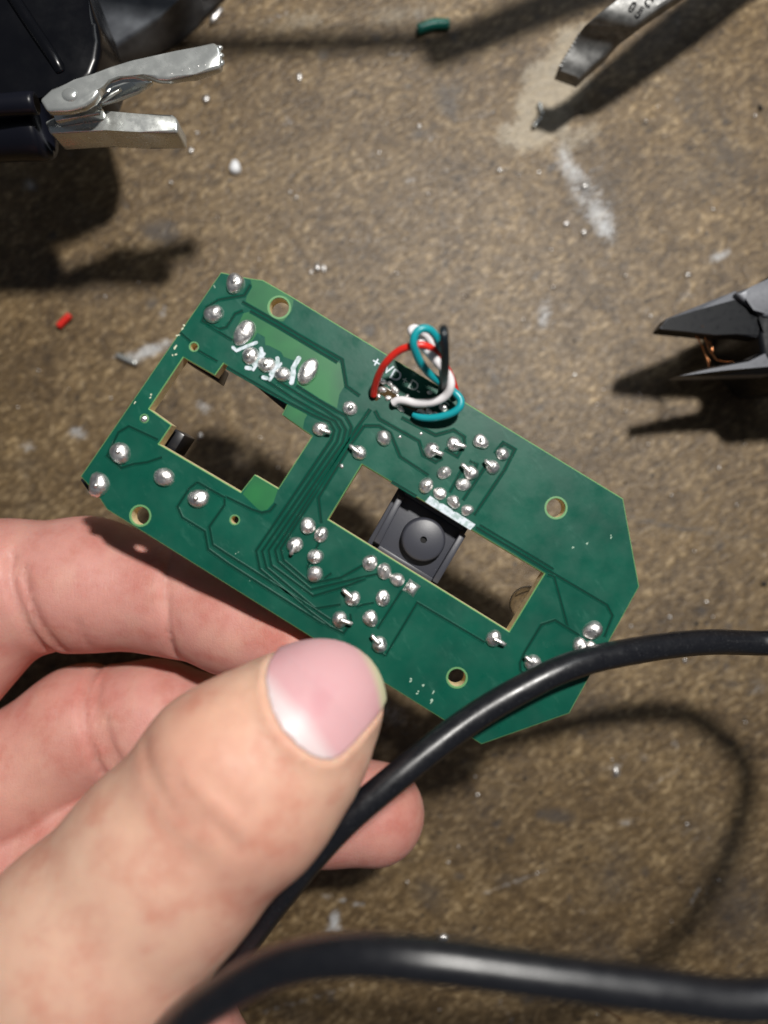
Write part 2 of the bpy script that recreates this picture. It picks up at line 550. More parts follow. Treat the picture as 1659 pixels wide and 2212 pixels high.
def circ(u, v, r, n=28):
    return [(u + r * math.cos(2 * math.pi * k / n), v + r * math.sin(2 * math.pi * k / n)) for k in range(n)]

OUT = [(477, 588), (538, 601), (568, 605), (634, 643), (1346, 1077), (1381, 1267), (1230, 1541), (1040, 1608), (974, 1565), (307, 1148), (231, 1101), (214, 1075), (174, 1029)]
WIN = [(396, 772), (464, 811), (483, 785), (622, 869), (609, 896), (674, 942), (601, 1055), (550, 1025), (520, 1063), (343, 959), (371, 918), (322, 883)]
OPN = [(782, 1003), (1176, 1239), (1100, 1364), (709, 1122)]
HOLES = [(603, 664, 21), (303, 1114, 19.5), (1201, 1097, 20.5), (987, 1464, 19), (419, 749, 8), (312, 904, 7), (507, 1123, 8.5)]

loops = [mm2(OUT), mm2(WIN), mm2(OPN)] + [mm2(circ(*h)) for h in HOLES]
me = filled(loops, BZ, 2.4, 0.10)
board = link("circuit_board", me, None, None, False)
me.materials.append(M["mask"]); me.materials.append(M["laminate"]); me.materials.append(M["edge"])
for p in me.polygons:
    p.use_smooth = False
    if abs(p.normal.z) < 0.5:
        p.material_index = 1
    elif abs(p.normal.z) < 0.95:
        p.material_index = 2
tag(board, "green circuit board full of solder joints held between thumb and fingers", "circuit board")

def flat(name, loops_px, m, h=0.012, parent=board, label=None):
    me = filled([mm2(L) for L in loops_px], BZ + h, 0.016)
    o = link(name, me, m, parent, False)
    if label: o["label"] = label
    return o

LIGHT = [
    [(541, 604), (569, 608), (612, 633), (634, 648), (630, 672), (612, 694), (594, 694), (530, 656), (533, 640), (545, 620)],
    [(519, 692), (526, 677), (540, 673), (600, 707), (735, 785), (744, 834), (733, 852), (728, 882), (658, 842), (641, 833), (645, 780), (630, 777), (613, 771), (607, 760), (582, 747), (573, 745), (572, 728), (556, 719), (540, 745), (510, 742), (501, 730)],
    [(624, 872), (612, 897), (654, 926), (658, 906), (664, 896)],
    [(549, 1028), (600, 1058), (591, 1085), (577, 1101), (565, 1104), (555, 1098), (524, 1067)],
]
for L in LIGHT:
    flat("bare_laminate_area", [L] + ([circ(603, 664, 21.6)] if L is LIGHT[0] else []), M["mask_light"], 0.012, label="lighter green patch without copper")
for (u, v, r) in HOLES:
    w = 4.5 if r > 12 else 3
    flat("hole_rim", [circ(u, v, r + w), circ(u, v, r + 0.6)], M["rim"], 0.022)

def ribbon(name, pts, w, m=None, h0=0.006, h1=0.055):
    """track gap: a shallow dark groove between two slightly raised rims of solder mask"""
    p = [Vector(q) for q in mm2(pts)]
    n = len(p)
    prof = [(-0.5 * w - 0.10, 0.0), (-0.5 * w, h1), (-0.5 * w + 0.05, h0 + 0.008), (0.5 * w - 0.05, h0 + 0.008), (0.5 * w, h1), (0.5 * w + 0.10, 0.0)]
    verts, faces = [], []
    for i in range(n):
        d0 = (p[i] - p[i - 1]).normalized() if i else (p[1] - p[0]).normalized()
        d1 = (p[i + 1] - p[i]).normalized() if i < n - 1 else d0
        b = (d0 + d1).normalized()
        nn = Vector((-b.y, b.x))
        k = 1 / max(0.5, nn.dot(Vector((-d0.y, d0.x))))
        for s, h in prof:
            q = p[i] + nn * s * k
            verts.append((q.x, q.y, BZ + h))
    m_ = len(prof)
    mats = []
    for i in range(n - 1):
        for j in range(m_ - 1):
            faces.append((i * m_ + j, i * m_ + j + 1, (i + 1) * m_ + j + 1, (i + 1) * m_ + j))
            mats.append(1 if j == 2 else 0)
    o = mesh(name, verts, faces, [M["mask"], M["groove"]], board, False)
    for q, k in zip(o.data.polygons, mats):
        q.material_index = k
    return o

TR = [
    [(541, 615), (528, 638), (472, 648), (446, 664), (437, 694), (472, 711), (489, 707), (508, 678), (525, 671)],
    [(523, 652), (600, 696), (658, 731), (739, 777), (748, 834), (777, 855)],
    [(540, 672), (600, 706), (655, 739), (729, 783)],
    [(446, 701), (502, 735)], [(389, 718), (412, 738)], [(428, 757), (470, 781)],
    [(490, 793), (628, 872), (676, 897), (712, 912), (722, 930), (716, 950), (553, 1190), (561, 1230), (669, 1322), (713, 1355), (742, 1368), (759, 1345), (756, 1326)],
    [(560, 812), (632, 860), (684, 890), (724, 910), (735, 928), (728, 954), (566, 1191), (575, 1227), (680, 1315), (736, 1306)],
    [(600, 823), (660, 861), (700, 884), (736, 908), (747, 928), (740, 956), (580, 1189), (586, 1222), (676, 1288), (749, 1266), (790, 1250)],
    [(640, 833), (700, 872), (746, 898), (759, 922), (753, 950), (594, 1188), (600, 1214), (671, 1274), (762, 1252), (815, 1240)],
    [(800, 884), (770, 926), (606, 1186), (612, 1211), (670, 1261), (736, 1248), (765, 1232), (786, 1220)],
    [(426, 1042), (485, 1075), (485, 1091), (452, 1138), (459, 1177), (500, 1204), (668, 1310), (713, 1340)],
    [(426, 1042), (409, 1055), (383, 1095), (393, 1118), (442, 1148), (449, 1187), (495, 1220), (660, 1325), (700, 1350)],
    [(341, 950), (278, 921), (256, 934), (231, 985), (262, 1011), (287, 1003), (318, 999), (350, 988)],
    [(485, 1072), (545, 1101), (566, 1108), (583, 1104), (596, 1088)],
    [(786, 920), (819, 920), (843, 935), (864, 986), (926, 1027)],
    [(786, 920), (760, 957), (688, 1075), (694, 1130)],
    [(810, 887), (819, 905), (905, 953), (914, 983), (941, 998), (956, 989)],
    [(867, 902), (941, 940), (980, 929), (1003, 944), (1003, 959), (988, 986), (960, 970)],
    [(1069, 980), (1087, 957), (1112, 971), (1090, 1015), (1024, 1113)],
    [(998, 1015), (971, 1064)], [(1048, 1009), (1000, 1081)], [(1014, 996), (1030, 1003), (1020, 1030)],
    [(1028, 1139), (1180, 1230), (1199, 1241), (1311, 1307), (1323, 1330), (1305, 1376)],
    [(1036, 1134), (1170, 1214), (1196, 1230)],
    [(1183, 1241), (1197, 1246), (1226, 1353)],
    [(1252, 1373), (1199, 1340), (1169, 1350), (1133, 1409), (1123, 1432), (1124, 1449), (1143, 1462)],
    [(832, 1417), (901, 1302), (1047, 1388)], [(832, 1417), (802, 1398)],
    [(868, 1275), (815, 1358)], [(808, 1302), (786, 1306), (769, 1312)],
    [(690, 1170), (664, 1225), (668, 1236)], [(700, 1250), (716, 1238)], [(846, 1040), (900, 1072)],
]
for t in TR:
    ribbon("track_edge", t, 0.36 if len(t) > 3 else 0.32)

# solder joints
def dome(name, u, v, rx, ry=None, ang=0, hgt=0.72, seed=0, rough=0.06, parent=board, m=None, base=None):
    ry = ry or rx
    k = 1 / PX(BZ)
    c = P(u, v, BZ if base is None else base)
    r = random.Random(seed)
    ph = [r.uniform(0, 6.28) for _ in range(4)]
    verts, faces = [], []
    nr, ns = 7, 18
    t = -math.radians(ang)
    for i in range(nr):
        e = (math.pi / 2) * i / nr * 1.0
        for j in range(ns):
            a = 2 * math.pi * j / ns
            w = 1 + rough * (math.sin(2 * a + ph[0]) + 0.7 * math.sin(3 * a + ph[1]) * math.cos(e * 2 + ph[2]))
            rr = math.cos(e) * w
            x, y = rr * rx * k * math.cos(a), rr * ry * k * math.sin(a)
            z = math.sin(e) ** 0.9 * hgt * min(rx, ry) * k * (1 + rough * math.sin(a + ph[3]))
            verts.append(c + Vector((x * math.cos(t) - y * math.sin(t), x * math.sin(t) + y * math.cos(t), z)))
    verts.append(c + Vector((0, 0, hgt * min(rx, ry) * k)))
    for i in range(nr - 1):
        for j in range(ns):
            j2 = (j + 1) % ns
            faces.append((i * ns + j, i * ns + j2, (i + 1) * ns + j2, (i + 1) * ns + j))
    for j in range(ns):
        faces.append(((nr - 1) * ns + j, (nr - 1) * ns + (j + 1) % ns, len(verts) - 1))
    return mesh(name, verts, faces, m or M["solder"], parent, True)

JOINTS = [(508, 613, 21), (462, 679, 22), (541, 769, 18), (576, 788, 19), (611, 809, 18), (260, 979, 23), (214, 1047, 24), (355, 1031, 22.5), (429, 1077, 23),
          (756, 882, 17), (829, 946, 17), (1038, 954, 17.5), (1085, 981, 15), (1000, 1047, 16), (959, 1021, 16), (920, 1049, 16), (950, 1066, 15), (980, 1084, 15), (1009, 1102, 14),
          (665, 1136, 18), (694, 1155, 16), (681, 1202, 18), (680, 1240, 17), (799, 1216, 17), (830, 1234, 17), (858, 1252, 16), (827, 1292, 17), (800, 1336, 18),
          (1280, 1361, 22), (1254, 1396, 19), (1277, 1396, 12), (1168, 1453, 6), (312, 905, 8), (738, 1007, 5)]
TAILED = [(692, 927, 17, 714, 935), (776, 978, 16.5, 755, 962), (932, 972, 17, 957, 982), (981, 959, 17, 1006, 965), (1064, 1009, 16, 1047, 994), (1017, 1021, 16.5, 997, 1002),
          (637, 1177, 18, 628, 1198), (762, 1293, 17, 740, 1273), (734, 1338, 18, 761, 1348), (820, 1392, 18, 802, 1372), (1066, 1379, 18, 1092, 1393), (1151, 1432, 19, 1134, 1418)]
for i, (u, v, r) in enumerate(JOINTS):
    dome("solder_joint", u, v, r * random.Random(i).uniform(.94, 1.05), seed=i, hgt=random.Random(i + 5).uniform(.58, .95), rough=random.Random(i + 9).uniform(.04, .12))
    if r > 14 and i % 3 != 1:
        q = random.Random(i + 77)
        k = r / PX(BZ)
        c0 = P(u + q.uniform(-3, 3), v + q.uniform(-3, 3), BZ + 0.3 * k)
        tube("pin_end", [c0, c0 + Vector((q.uniform(-.12, .12), q.uniform(-.12, .12), 0.42 * k)), c0 + Vector((q.uniform(-.2, .2), q.uniform(-.2, .2), 0.72 * k))], [0.34, 0.33, 0.32, 0.30, 0.20], M["solder"], board, n=2, seg=9)
for i, (u, v, a) in enumerate([(528, 719, -62), (666, 803, -66)]):
    dome("solder_joint", u, v, 31, 21, a, 0.75, 40 + i).__setitem__("label", "large oval solder joint")
for i, (u, v, r, tu, tv) in enumerate(TAILED):
    j = dome("solder_joint", u, v, r, seed=60 + i, hgt=0.8)
    tube("lead_end", [P(u, v, BZ + 0.7), P(u * .45 + tu * .55, v * .45 + tv * .55, BZ + 0.75), P(tu, tv, BZ + 0.6)], [0.36, 0.34, 0.32, 0.31, 0.30, 0.29, 0.24], M["solder"], j, n=3, seg=10)
# square pad
bm = bmesh.new()
sq = [P(889 + a * 17 * .856 - b * 17 * .517, 1270 + a * 17 * .517 + b * 17 * .856, BZ) for a, b in ((-.8, -.9), (.9, -.8), (.8, .9), (-.9, .8))]
vb = [bm.verts.new((q.x, q.y, BZ)) for q in sq]
cen = sum(sq, Vector()) / 4
vt = [bm.verts.new(((q.x - cen.x) * .6 + cen.x, (q.y - cen.y) * .6 + cen.y, BZ + 0.55)) for q in sq]
bm.faces.new(vt)
for i in range(4):
    bm.faces.new((vb[i], vb[(i + 1) % 4], vt[(i + 1) % 4], vt[i]))
bmesh.ops.subdivide_edges(bm, edges=list(bm.edges), cuts=2, use_grid_fill=True, smooth=0.6)
from_bm("solder_joint", bm, M["solder"], board)["label"] = "square solder joint"
# blobs of the cable connection
for i, (u, v, r, h) in enumerate([(826, 824, 9, 1.1), (826, 842, 9, 1.0), (853, 842, 11, 1.0), (839, 860, 8, .9), (818, 856, 6, .9), (880, 856, 6, 1.2), (843, 830, 8, .8), (865, 862, 9, .9), (866, 884, 8, .9), (855, 872, 10, .8), (910, 890, 9, .8), (927, 893, 11, .7), (942, 895, 8, .7), (928, 848, 6, .9), (957, 880, 9, .6), (864, 944, 4, .6), (909, 937, 4, .6)]):
    dome("solder_blob", u, v, r, r * 0.8, 30, h, 90 + i, 0.14)
for u, v, a, b, g in [(842, 852, 36, 11, 30), (900, 880, 44, 9, 22), (812, 850, 10, 15, 0)]:
    dome("flux_residue", u, v, a, b, g, 0.06, 120 + int(u), 0.12, m=M["flux"])

# white silkscreen print
def stroke(pts, w, h=0.06, m=None):
    p = [Vector(q) for q in mm2(pts)]
    verts, faces = [], []
    rad = w * 1.08 / PX(BZ) / 2
    path = []
    for q in p:
        path.append(Vector((q.x, q.y, BZ + h * 0.3)))
    for i in range(len(path) - 1):
        a, b = path[i], path[i + 1]
        d = (b - a).normalized(); n = Vector((-d.y, d.x, 0)) * rad
        ring = []
        for k in range(7):
            t = math.pi / 2 + math.pi * k / 6
            ring.append(a + d * rad * math.cos(t) + n * math.sin(t))
        for k in range(7):
            t = -math.pi / 2 + math.pi * k / 6
            ring.append(b + d * rad * math.cos(t) + n * math.sin(t))
        o = len(verts)
        dz = 0.004 * i
        verts += [(q.x, q.y, BZ + h + dz) for q in ring] + [(q.x, q.y, BZ) for q in ring]
        faces.append(tuple(o + k for k in range(14)))
        for k in range(14):
            k2 = (k + 1) % 14
            faces.append((o + k, o + 14 + k, o + 14 + k2, o + k2))
    return mesh("silkscreen_mark", verts, faces, m or M["silk"], board, False)

def z4(u, v):      # zoomed crop -> photo
    return (466.3 + .1653 * u, 658.3 + .1653 * v)
for pts, w in [([(225, 560), (270, 600), (400, 545), (530, 495)], 6.5), ([(590, 575), (600, 620), (500, 790)], 8), ([(400, 825), (450, 830)], 8), ([(635, 640), (490, 850)], 5.5),
               ([(805, 700), (810, 745), (720, 910)], 8), ([(620, 950), (665, 960)], 8), ([(850, 770), (705, 985)], 5.5), ([(1085, 700), (1010, 830), (1015, 900), (990, 1020)], 9.5), ([(1000, 850), (995, 1000)], 6)]:
    stroke([z4(*p) for p in pts], w)
flat("silkscreen_mark", [[(918, 1084), (929, 1071), (946, 1082), (949, 1087), (957, 1088), (976, 1100), (979, 1105), (987, 1107), (1027, 1133), (1016, 1145)]], M["silk"], 0.03)

def text(name, s, u, v, size_mm, ang, z, m, parent, thick=0.03, xs=1.0):
    cu = bpy.data.curves.new("tmp", 'FONT')
    cu.body = s
    cu.size = size_mm
    cu.align_x = 'CENTER'
    cu.align_y = 'CENTER'
    cu.extrude = thick / 2
    cu.resolution_u = 3
    cu.offset = 0.012 * size_mm
    ob = bpy.data.objects.new("tmp", cu)
    sc.collection.objects.link(ob)
    me = bpy.data.meshes.new_from_object(ob.evaluated_get(bpy.context.evaluated_depsgraph_get()))
    bpy.data.objects.remove(ob); bpy.data.curves.remove(cu)
    me.transform(Matrix.Translation(P(u, v, z)) @ Matrix.Rotation(math.radians(ang), 4, 'Z') @ Matrix.Diagonal((xs, 1, 1, 1)))
    return link(name, me, m, parent, False)
for s, u, v, k in [("+", 812, 784, 1.9), ("V", 838, 798, 1.75), ("D", 855, 812, 1.9), ("+", 874, 822, 1.2), ("D", 893, 834, 1.75), ("-", 905, 844, 1.5), ("G", 958, 878, 1.7)]:
    text("printed_letter", s, u, v, k * 1.02, -30, BZ + 0.03, M["silk"] if u < 870 else M["silk_worn"], board)

# wear: scratches along the rim and chips at the corner
for a in [((886, 1466), (888, 1472), 5), ((905, 1490), (899, 1503), 4.5), ((912, 1480), (914, 1483), 4), ((935, 1508), (931, 1522), 5), ((938, 1494), (936, 1498), 4), ((546, 1246), (540, 1255), 2.5), ((516, 1190), (508, 1199), 2), ((668, 1322), (664, 1326), 3),
          ((398, 700), (392, 712), 4), ((388, 720), (380, 728), 4), ((383, 745), (378, 753), 5), ((372, 765), (381, 768), 4), ((329, 850), (323, 862), 4), ((292, 866), (289, 872), 3), ((462, 618), (464, 621), 2.5), ((1266, 1172), (1268, 1176), 3.5), ((1237, 1183), (1238, 1185), 3), ((1318, 1155), (1321, 1162), 3)]:
    for q in range(2):
        rr = random.Random(int(a[0][0] * 7 + q))
        t = 0.25 + 0.5 * q
        dome("scratch_mark", a[0][0] + (a[1][0] - a[0][0]) * t + rr.uniform(-1.5, 1.5), a[0][1] + (a[1][1] - a[0][1]) * t + rr.uniform(-1.5, 1.5), a[2] * rr.uniform(.5, .9), a[2] * rr.uniform(.25, .5), rr.uniform(90, 150), 0.10, 140 + q, 0.28, m=M["chip"] if a[0][0] < 400 else M["scratch"])

# the optical sensor seen through the opening (its body hangs under the board)
SP = [(868, 1058), (1010, 1143), (938, 1262), (800, 1176)]
ZS = 42.6
sen = prism("optical_sensor", [(880, 1020), (1030, 1108), (930, 1285), (780, 1195)], 39.0, 41.2, M["sensor"], board, 0.15)
sen["label"] = "black optical sensor in the board opening"
def quad(a, b, t):
    return (a[0] + (b[0] - a[0]) * t, a[1] + (b[1] - a[1]) * t)
A, B, C, D = SP
def rail(p, q, r, s, z1=ZS, bev=0.12):
    prism("rim_rail", [p, q, r, s], 41.0, z1, M["sensor"], sen, bev)
rail((846, 1047), (868, 1060), (818, 1186), (797, 1174), 42.4) if False else None
rail((861, 1068), (873, 1075), (820, 1177), (807, 1169))
rail((995, 1150), (1007, 1157), (945, 1262), (933, 1255))
rail((820, 1178), (813, 1187), (930, 1258), (936, 1249))
rail((872, 1066), (880, 1056), (1004, 1130), (998, 1146), 42.2)
verts, faces = [], []
cc = P(915, 1166, 42.9)
prof = [(2.95, 41.1), (2.85, 42.55), (2.7, 42.8), (2.5, 42.9), (0.44, 42.95), (0.40, 42.3)]
for r, z in prof:
    for k in range(40):
        a = 2 * math.pi * k / 40
        verts.append((cc.x + r * math.cos(a), cc.y + r * math.sin(a), z))
for i in range(len(prof) - 1):
    for k in range(40):
        k2 = (k + 1) % 40
        faces.append((i * 40 + k, i * 40 + k2, (i + 1) * 40 + k2, (i + 1) * 40 + k))
sharp(mesh("lens_boss", verts, faces, M["sensor"], sen), 40)
mesh("pinhole", [(cc.x + .42 * math.cos(k * .524), cc.y + .42 * math.sin(k * .524), 42.5) for k in range(12)], [tuple(range(12))], M["pinhole"], sen, False)

# parts on the far side of the board that show through the openings
for poly, z0, z1 in [([(352, 966), (378, 925), (400, 940), (374, 980)], 36, 41.4), ([(402, 782), (462, 819), (472, 826), (484, 796), (420, 765)], 38, 41.5), ([(540, 822), (614, 884), (636, 850), (560, 804)], 37, 41.4), ([(172, 1036), (200, 1075), (214, 1066), (186, 1028)], 37, 42.5)]:
    prism("component_body", poly, z0, z1, M["black_plastic"], board, 0.2)
led = empty("light_diode", P(1150, 1308, 37)); led.parent = board; led.location -= board.location
led["label"] = "clear lens of the diode under the board"
c = P(1142, 1306, 37.5)
bm = bmesh.new()
bmesh.ops.create_uvsphere(bm, u_segments=28, v_segments=16, radius=2.6)
bm.transform(Matrix.Translation(c))
from_bm("lens", bm, M["clear"], led)
tube("lens_body", [c + Vector((0.8, 0.4, -.3)), c + Vector((5.5, -3.0, -.3))], 2.5, M["clear"], led, n=1, seg=24)

# the four thin wires soldered to the edge
def zw(u, v, z):
    return P(768 + .1653 * u, 685.8 + .1653 * v, z)
def wire(pts, r, m, label):
    o = tube("wire", [zw(*p) for p in pts], r, m, board, n=8, seg=14)
    o["label"] = label
    return o
wire([(235, 1020, 45.4), (245, 930, 46.3), (300, 760, 48.2), (400, 590, 50.0), (560, 440, 51.2), (750, 372, 52.0), (900, 365, 52.0), (1030, 435, 51.2), (1110, 540, 50.0), (1200, 680, 48.6), (1255, 800, 47.4), (1295, 930, 46.4), (1310, 1010, 45.8)], 0.45, M["red"], "red insulated wire")
wire([(490, 1120, 45.6), (560, 1085, 46.0), (660, 1090, 46.5), (780, 1120, 47.0), (900, 1120, 47.6), (1050, 1095, 48.2), (1180, 1020, 48.8), (1240, 900, 49.6), (1225, 780, 50.0), (1130, 650, 50.6), (1000, 500, 51.2), (870, 350, 51.6), (770, 225, 51.5), (735, 165, 51.0), (790, 150, 50.4), (890, 205, 49.8), (960, 280, 49.2), (1040, 390, 48.6), (1110, 540, 47.8), (1150, 700, 47.0), (1160, 860, 45.6)], 0.53, M["white"], "white insulated wire")
wire([(760, 1265, 45.6), (830, 1300, 45.9), (950, 1315, 46.3), (1100, 1300, 46.8), (1260, 1250, 47.3), (1360, 1170, 47.6), (1370, 1070, 47.6), (1290, 975, 47.6), (1180, 900, 48.0), (1080, 830, 48.6), (960, 730, 49.6), (850, 590, 51.0), (785, 450, 52.2), (757, 330, 53.0), (790, 205, 53.4), (880, 145, 53.4), (980, 170, 53.0), (1060, 270, 52.2), (1100, 400, 51.0), (1120, 540, 49.5), (1140, 700, 47.5), (1150, 850, 45.6)], 0.48, M["teal"], "teal insulated wire")
wire([(1120, 1000, 45.5), (1140, 900, 49.0), (1165, 700, 53.5), (1165, 450, 56.5), (1155, 250, 58.0), (1150, 160, 57.5), (1152, 180, 56.0), (1165, 350, 52.0), (1170, 600, 48.5), (1165, 850, 45.6)], 0.50, M["blackwire"], "black insulated wire")
#@@CABLE
# ------------------------------------------------------------------ black cable
pts = [P(330, 2290, 30), P(400, 2200, 36), P(495, 2085, 43.5), P(600, 1945, 49.5), P(720, 1800, 53.5), P(830, 1700, 53.5), P(1000, 1566, 51.2), P(1130, 1487, 50.0), P(1250, 1433, 48.4), P(1400, 1401, 44.5), P(1530, 1387, 40.5), P(1659, 1389, 37.5),
       Vector((59.5, -16.2, 43.5)), Vector((66.5, -18.8, 54)), Vector((62.5, -26.5, 65.5)), Vector((54.5, -32.5, 74)), Vector((44, -37, 78.5)), P(1659, 2158, 79.0), P(1400, 2136, 79.8), P(1150, 2104, 80.2), P(900, 2072, 80.2), P(740, 2064, 79), P(600, 2088, 76.5), P(480, 2148, 73.5), P(380, 2225, 70), P(250, 2380, 63), P(120, 2600, 58)]
o = tube("cable", pts, 1.68, M["cable"], None, n=12, seg=22)
tag(o, "thick black rubber cable curving across the board and along the bottom", "cable")
#@@HAND
# ------------------------------------------------------------------ the hand
def surface_nets(val, origin, h):
    nx, ny, nz = val.shape
    s = val < 0
    corners = [(i, j, k) for i in (0, 1) for j in (0, 1) for k in (0, 1)]
    cnt = np.zeros((nx - 1, ny - 1, nz - 1), np.int8)
    for i, j, k in corners:
        cnt += s[i:nx - 1 + i, j:ny - 1 + j, k:nz - 1 + k]
    act = (cnt > 0) & (cnt < 8)
    idx = np.full(act.shape, -1, np.int64)
    cells = np.argwhere(act)
    idx[act] = np.arange(len(cells))
    acc = np.zeros((len(cells), 3)); n = np.zeros(len(cells))
    cv = {}
    for c in corners:
        cv[c] = val[cells[:, 0] + c[0], cells[:, 1] + c[1], cells[:, 2] + c[2]]
    for a in corners:
        for ax in range(3):
            if a[ax] == 1: continue
            b = list(a); b[ax] = 1; b = tuple(b)
            va, vb = cv[a], cv[b]
            cr = (va < 0) != (vb < 0)
            t = np.where(cr, va / np.where(cr, va - vb, 1), 0)
            p = np.tile(np.array(a, float), (len(cells), 1))
            p[:, ax] += t
            acc[cr] += p[cr]; n[cr] += 1
    verts = (cells + acc / n[:, None]) * h + np.array(origin)
    faces = []
    for ax in range(3):
        o1, o2 = [(1, 2), (2, 0), (0, 1)][ax]
        sl0 = [slice(None)] * 3; sl1 = [slice(None)] * 3
        sl0[ax] = slice(0, -1); sl1[ax] = slice(1, None)
        ch = s[tuple(sl0)] != s[tuple(sl1)]
        e = np.argwhere(ch)
        ok = (e[:, o1] > 0) & (e[:, o2] > 0) & (e[:, o1] < val.shape[o1] - 1) & (e[:, o2] < val.shape[o2] - 1)
        e = e[ok]
        q = []
        for d1, d2 in ((0, 0), (1, 0), (1, 1), (0, 1)):
            c = e.copy(); c[:, o1] -= d1; c[:, o2] -= d2
            q.append(idx[c[:, 0], c[:, 1], c[:, 2]])
        q = np.stack(q, -1)
        fl = s[e[:, 0], e[:, 1], e[:, 2]]
        q[~fl] = q[~fl][:, ::-1]
        faces.append(q)
    return verts, np.concatenate(faces)

def smin(a, b, k):
    h = np.clip(0.5 + 0.5 * (b - a) / k, 0, 1)
    return b * (1 - h) + a * h - k * h * (1 - h)

def cone(Q, a, b, ra, rb, flat=1.0):
    ba = np.array(b) - np.array(a)
    pa = Q - np.array(a, np.float32)
    t = np.clip(pa @ ba.astype(np.float32) / (ba @ ba), 0, 1)
    d = pa - t[..., None] * ba.astype(np.float32)
    if flat != 1.0:
        d = d * np.array([1, 1, 1 / flat], np.float32)
    r = ra + (rb - ra) * t
    l = np.sqrt((d * d).sum(-1))
    return (l - r) * (min(1.0, flat))

def chain(Q, nodes, k=2.0, flat=1.0):
    r = None
    for (a, b) in zip(nodes[:-1], nodes[1:]):
        c = cone(Q, P(*a[:3]), P(*b[:3]), a[3], b[3], flat)
        r = c if r is None else smin(r, c, k)
    return r

THUMB = [(700, 1512, 52.2, 7.0), (625, 1592, 54.0, 9.3), (515, 1692, 54.8, 10.9), (360, 1862, 55.2, 11.3), (190, 2060, 55.5, 12.6), (-150, 2450, 50, 16)]
INDEX = [(640, 1395, 35.6, 6.6), (510, 1343, 31.8, 7.4), (375, 1291, 28.8, 8.2), (190, 1262, 27.6, 9.7), (10, 1272, 28, 10.0), (-190, 1500, 31, 10), (-390, 1725, 34, 11)]
MIDDLE = [(660, 1610, 26, 7.4), (470, 1588, 24, 8.5), (330, 1562, 23, 9.4), (180, 1578, 22.5, 9.8), (20, 1690, 24, 10.2), (-380, 1900, 31, 11)]
RING = [(808, 1757, 24.5, 7.7), (700, 1745, 24, 8.2), (520, 1745, 22, 8.6), (300, 1775, 22, 9.4), (20, 1850, 24, 10), (-350, 2020, 30, 11)]
HEEL = [(318, 2150, 34, 10.0), (395, 2400, 34, 12), (350, 2800, 34, 14)]
PALM = [((-390, 1740, 34, 13), (-250, 2500, 34, 17)), ((-380, 1900, 32, 13), (200, 2700, 34, 18)), ((-250, 2500, 36, 17), (350, 2800, 34, 15))]

# thumb nail frame: a runs from the cuticle to the tip, b across
NC = P(655, 1530, 60)
NA = (P(787, 1422, 60) - P(655, 1530, 60)); NL = NA.xy.length
NAd = np.array(NA.xy.normalized()); NBd = np.array([-NAd[1], NAd[0]])

def nail_coords(Q):
    a = (Q[..., 0] - NC.x) * NAd[0] + (Q[..., 1] - NC.y) * NAd[1]
    b = (Q[..., 0] - NC.x) * NBd[0] + (Q[..., 1] - NC.y) * NBd[1]
    return a, b

def nail_outline(a, b):
    """<0 inside the nail seen from above (mm)"""
    hw = 6.4
    back = -0.6 + 1.7 * (1 - np.abs(b / hw) ** 2.0) * -1.0       # rounded cuticle line
    side = np.abs(b) - (hw - 0.10 * (a - 4) ** 2 * 0.12)
    k = 1.3
    m = np.maximum(side, back - a) + np.maximum(0, k - np.abs(side - back + a)) ** 2 / (4 * k)
    return np.maximum(m, a - 14.0)

CREASES = [  # (polyline px, reference z, depth mm, width mm, zmin)
    ([(366, 1190), (372, 1260), (376, 1330), (380, 1412)], 34, 0.75, 0.55, 22), ([(388, 1215), (392, 1290), (396, 1350)], 34, 0.25, 0.5, 20), ([(354, 1300), (358, 1400)], 34, 0.2, 0.5, 20),
    ([(40, 1200), (52, 1260), (72, 1330), (88, 1412)], 34, 0.8, 0.7, 18), ([(72, 1225), (90, 1290), (108, 1350), (126, 1405)], 34, 0.6, 0.6, 18), ([(190, 1340), (196, 1400)], 33, 0.25, 0.6, 18),
    ([(182, 1462), (192, 1530), (212, 1590), (236, 1660)], 29, 0.65, 0.7, 16), ([(208, 1480), (226, 1560), (262, 1640)], 29, 0.5, 0.6, 16), ([(240, 1540), (262, 1600), (284, 1640)], 29, 0.55, 0.6, 16),
    ([(300, 1622), (345, 1676), (395, 1722), (440, 1752)], 62, 0.30, 0.75, 50), ([(400, 1668), (450, 1720), (500, 1768), (530, 1800)], 62, 0.26, 0.8, 50), ([(440, 1640), (500, 1690), (548, 1726)], 62, 0.22, 0.7, 50), ([(350, 1740), (405, 1790), (440, 1830)], 62, 0.16, 0.9, 50),
    ([(520, 1540), (580, 1600), (630, 1668)], 62, 0.10, 0.9, 50)]

def thumb_only(Q):
    d = chain(Q, THUMB, 2.5, 0.92)
    kn = cone(Q, P(478, 1655, 57.0), P(552, 1732, 56.6), 5.2, 5.2)      # knuckle
    return smin(d, kn, 7.0)

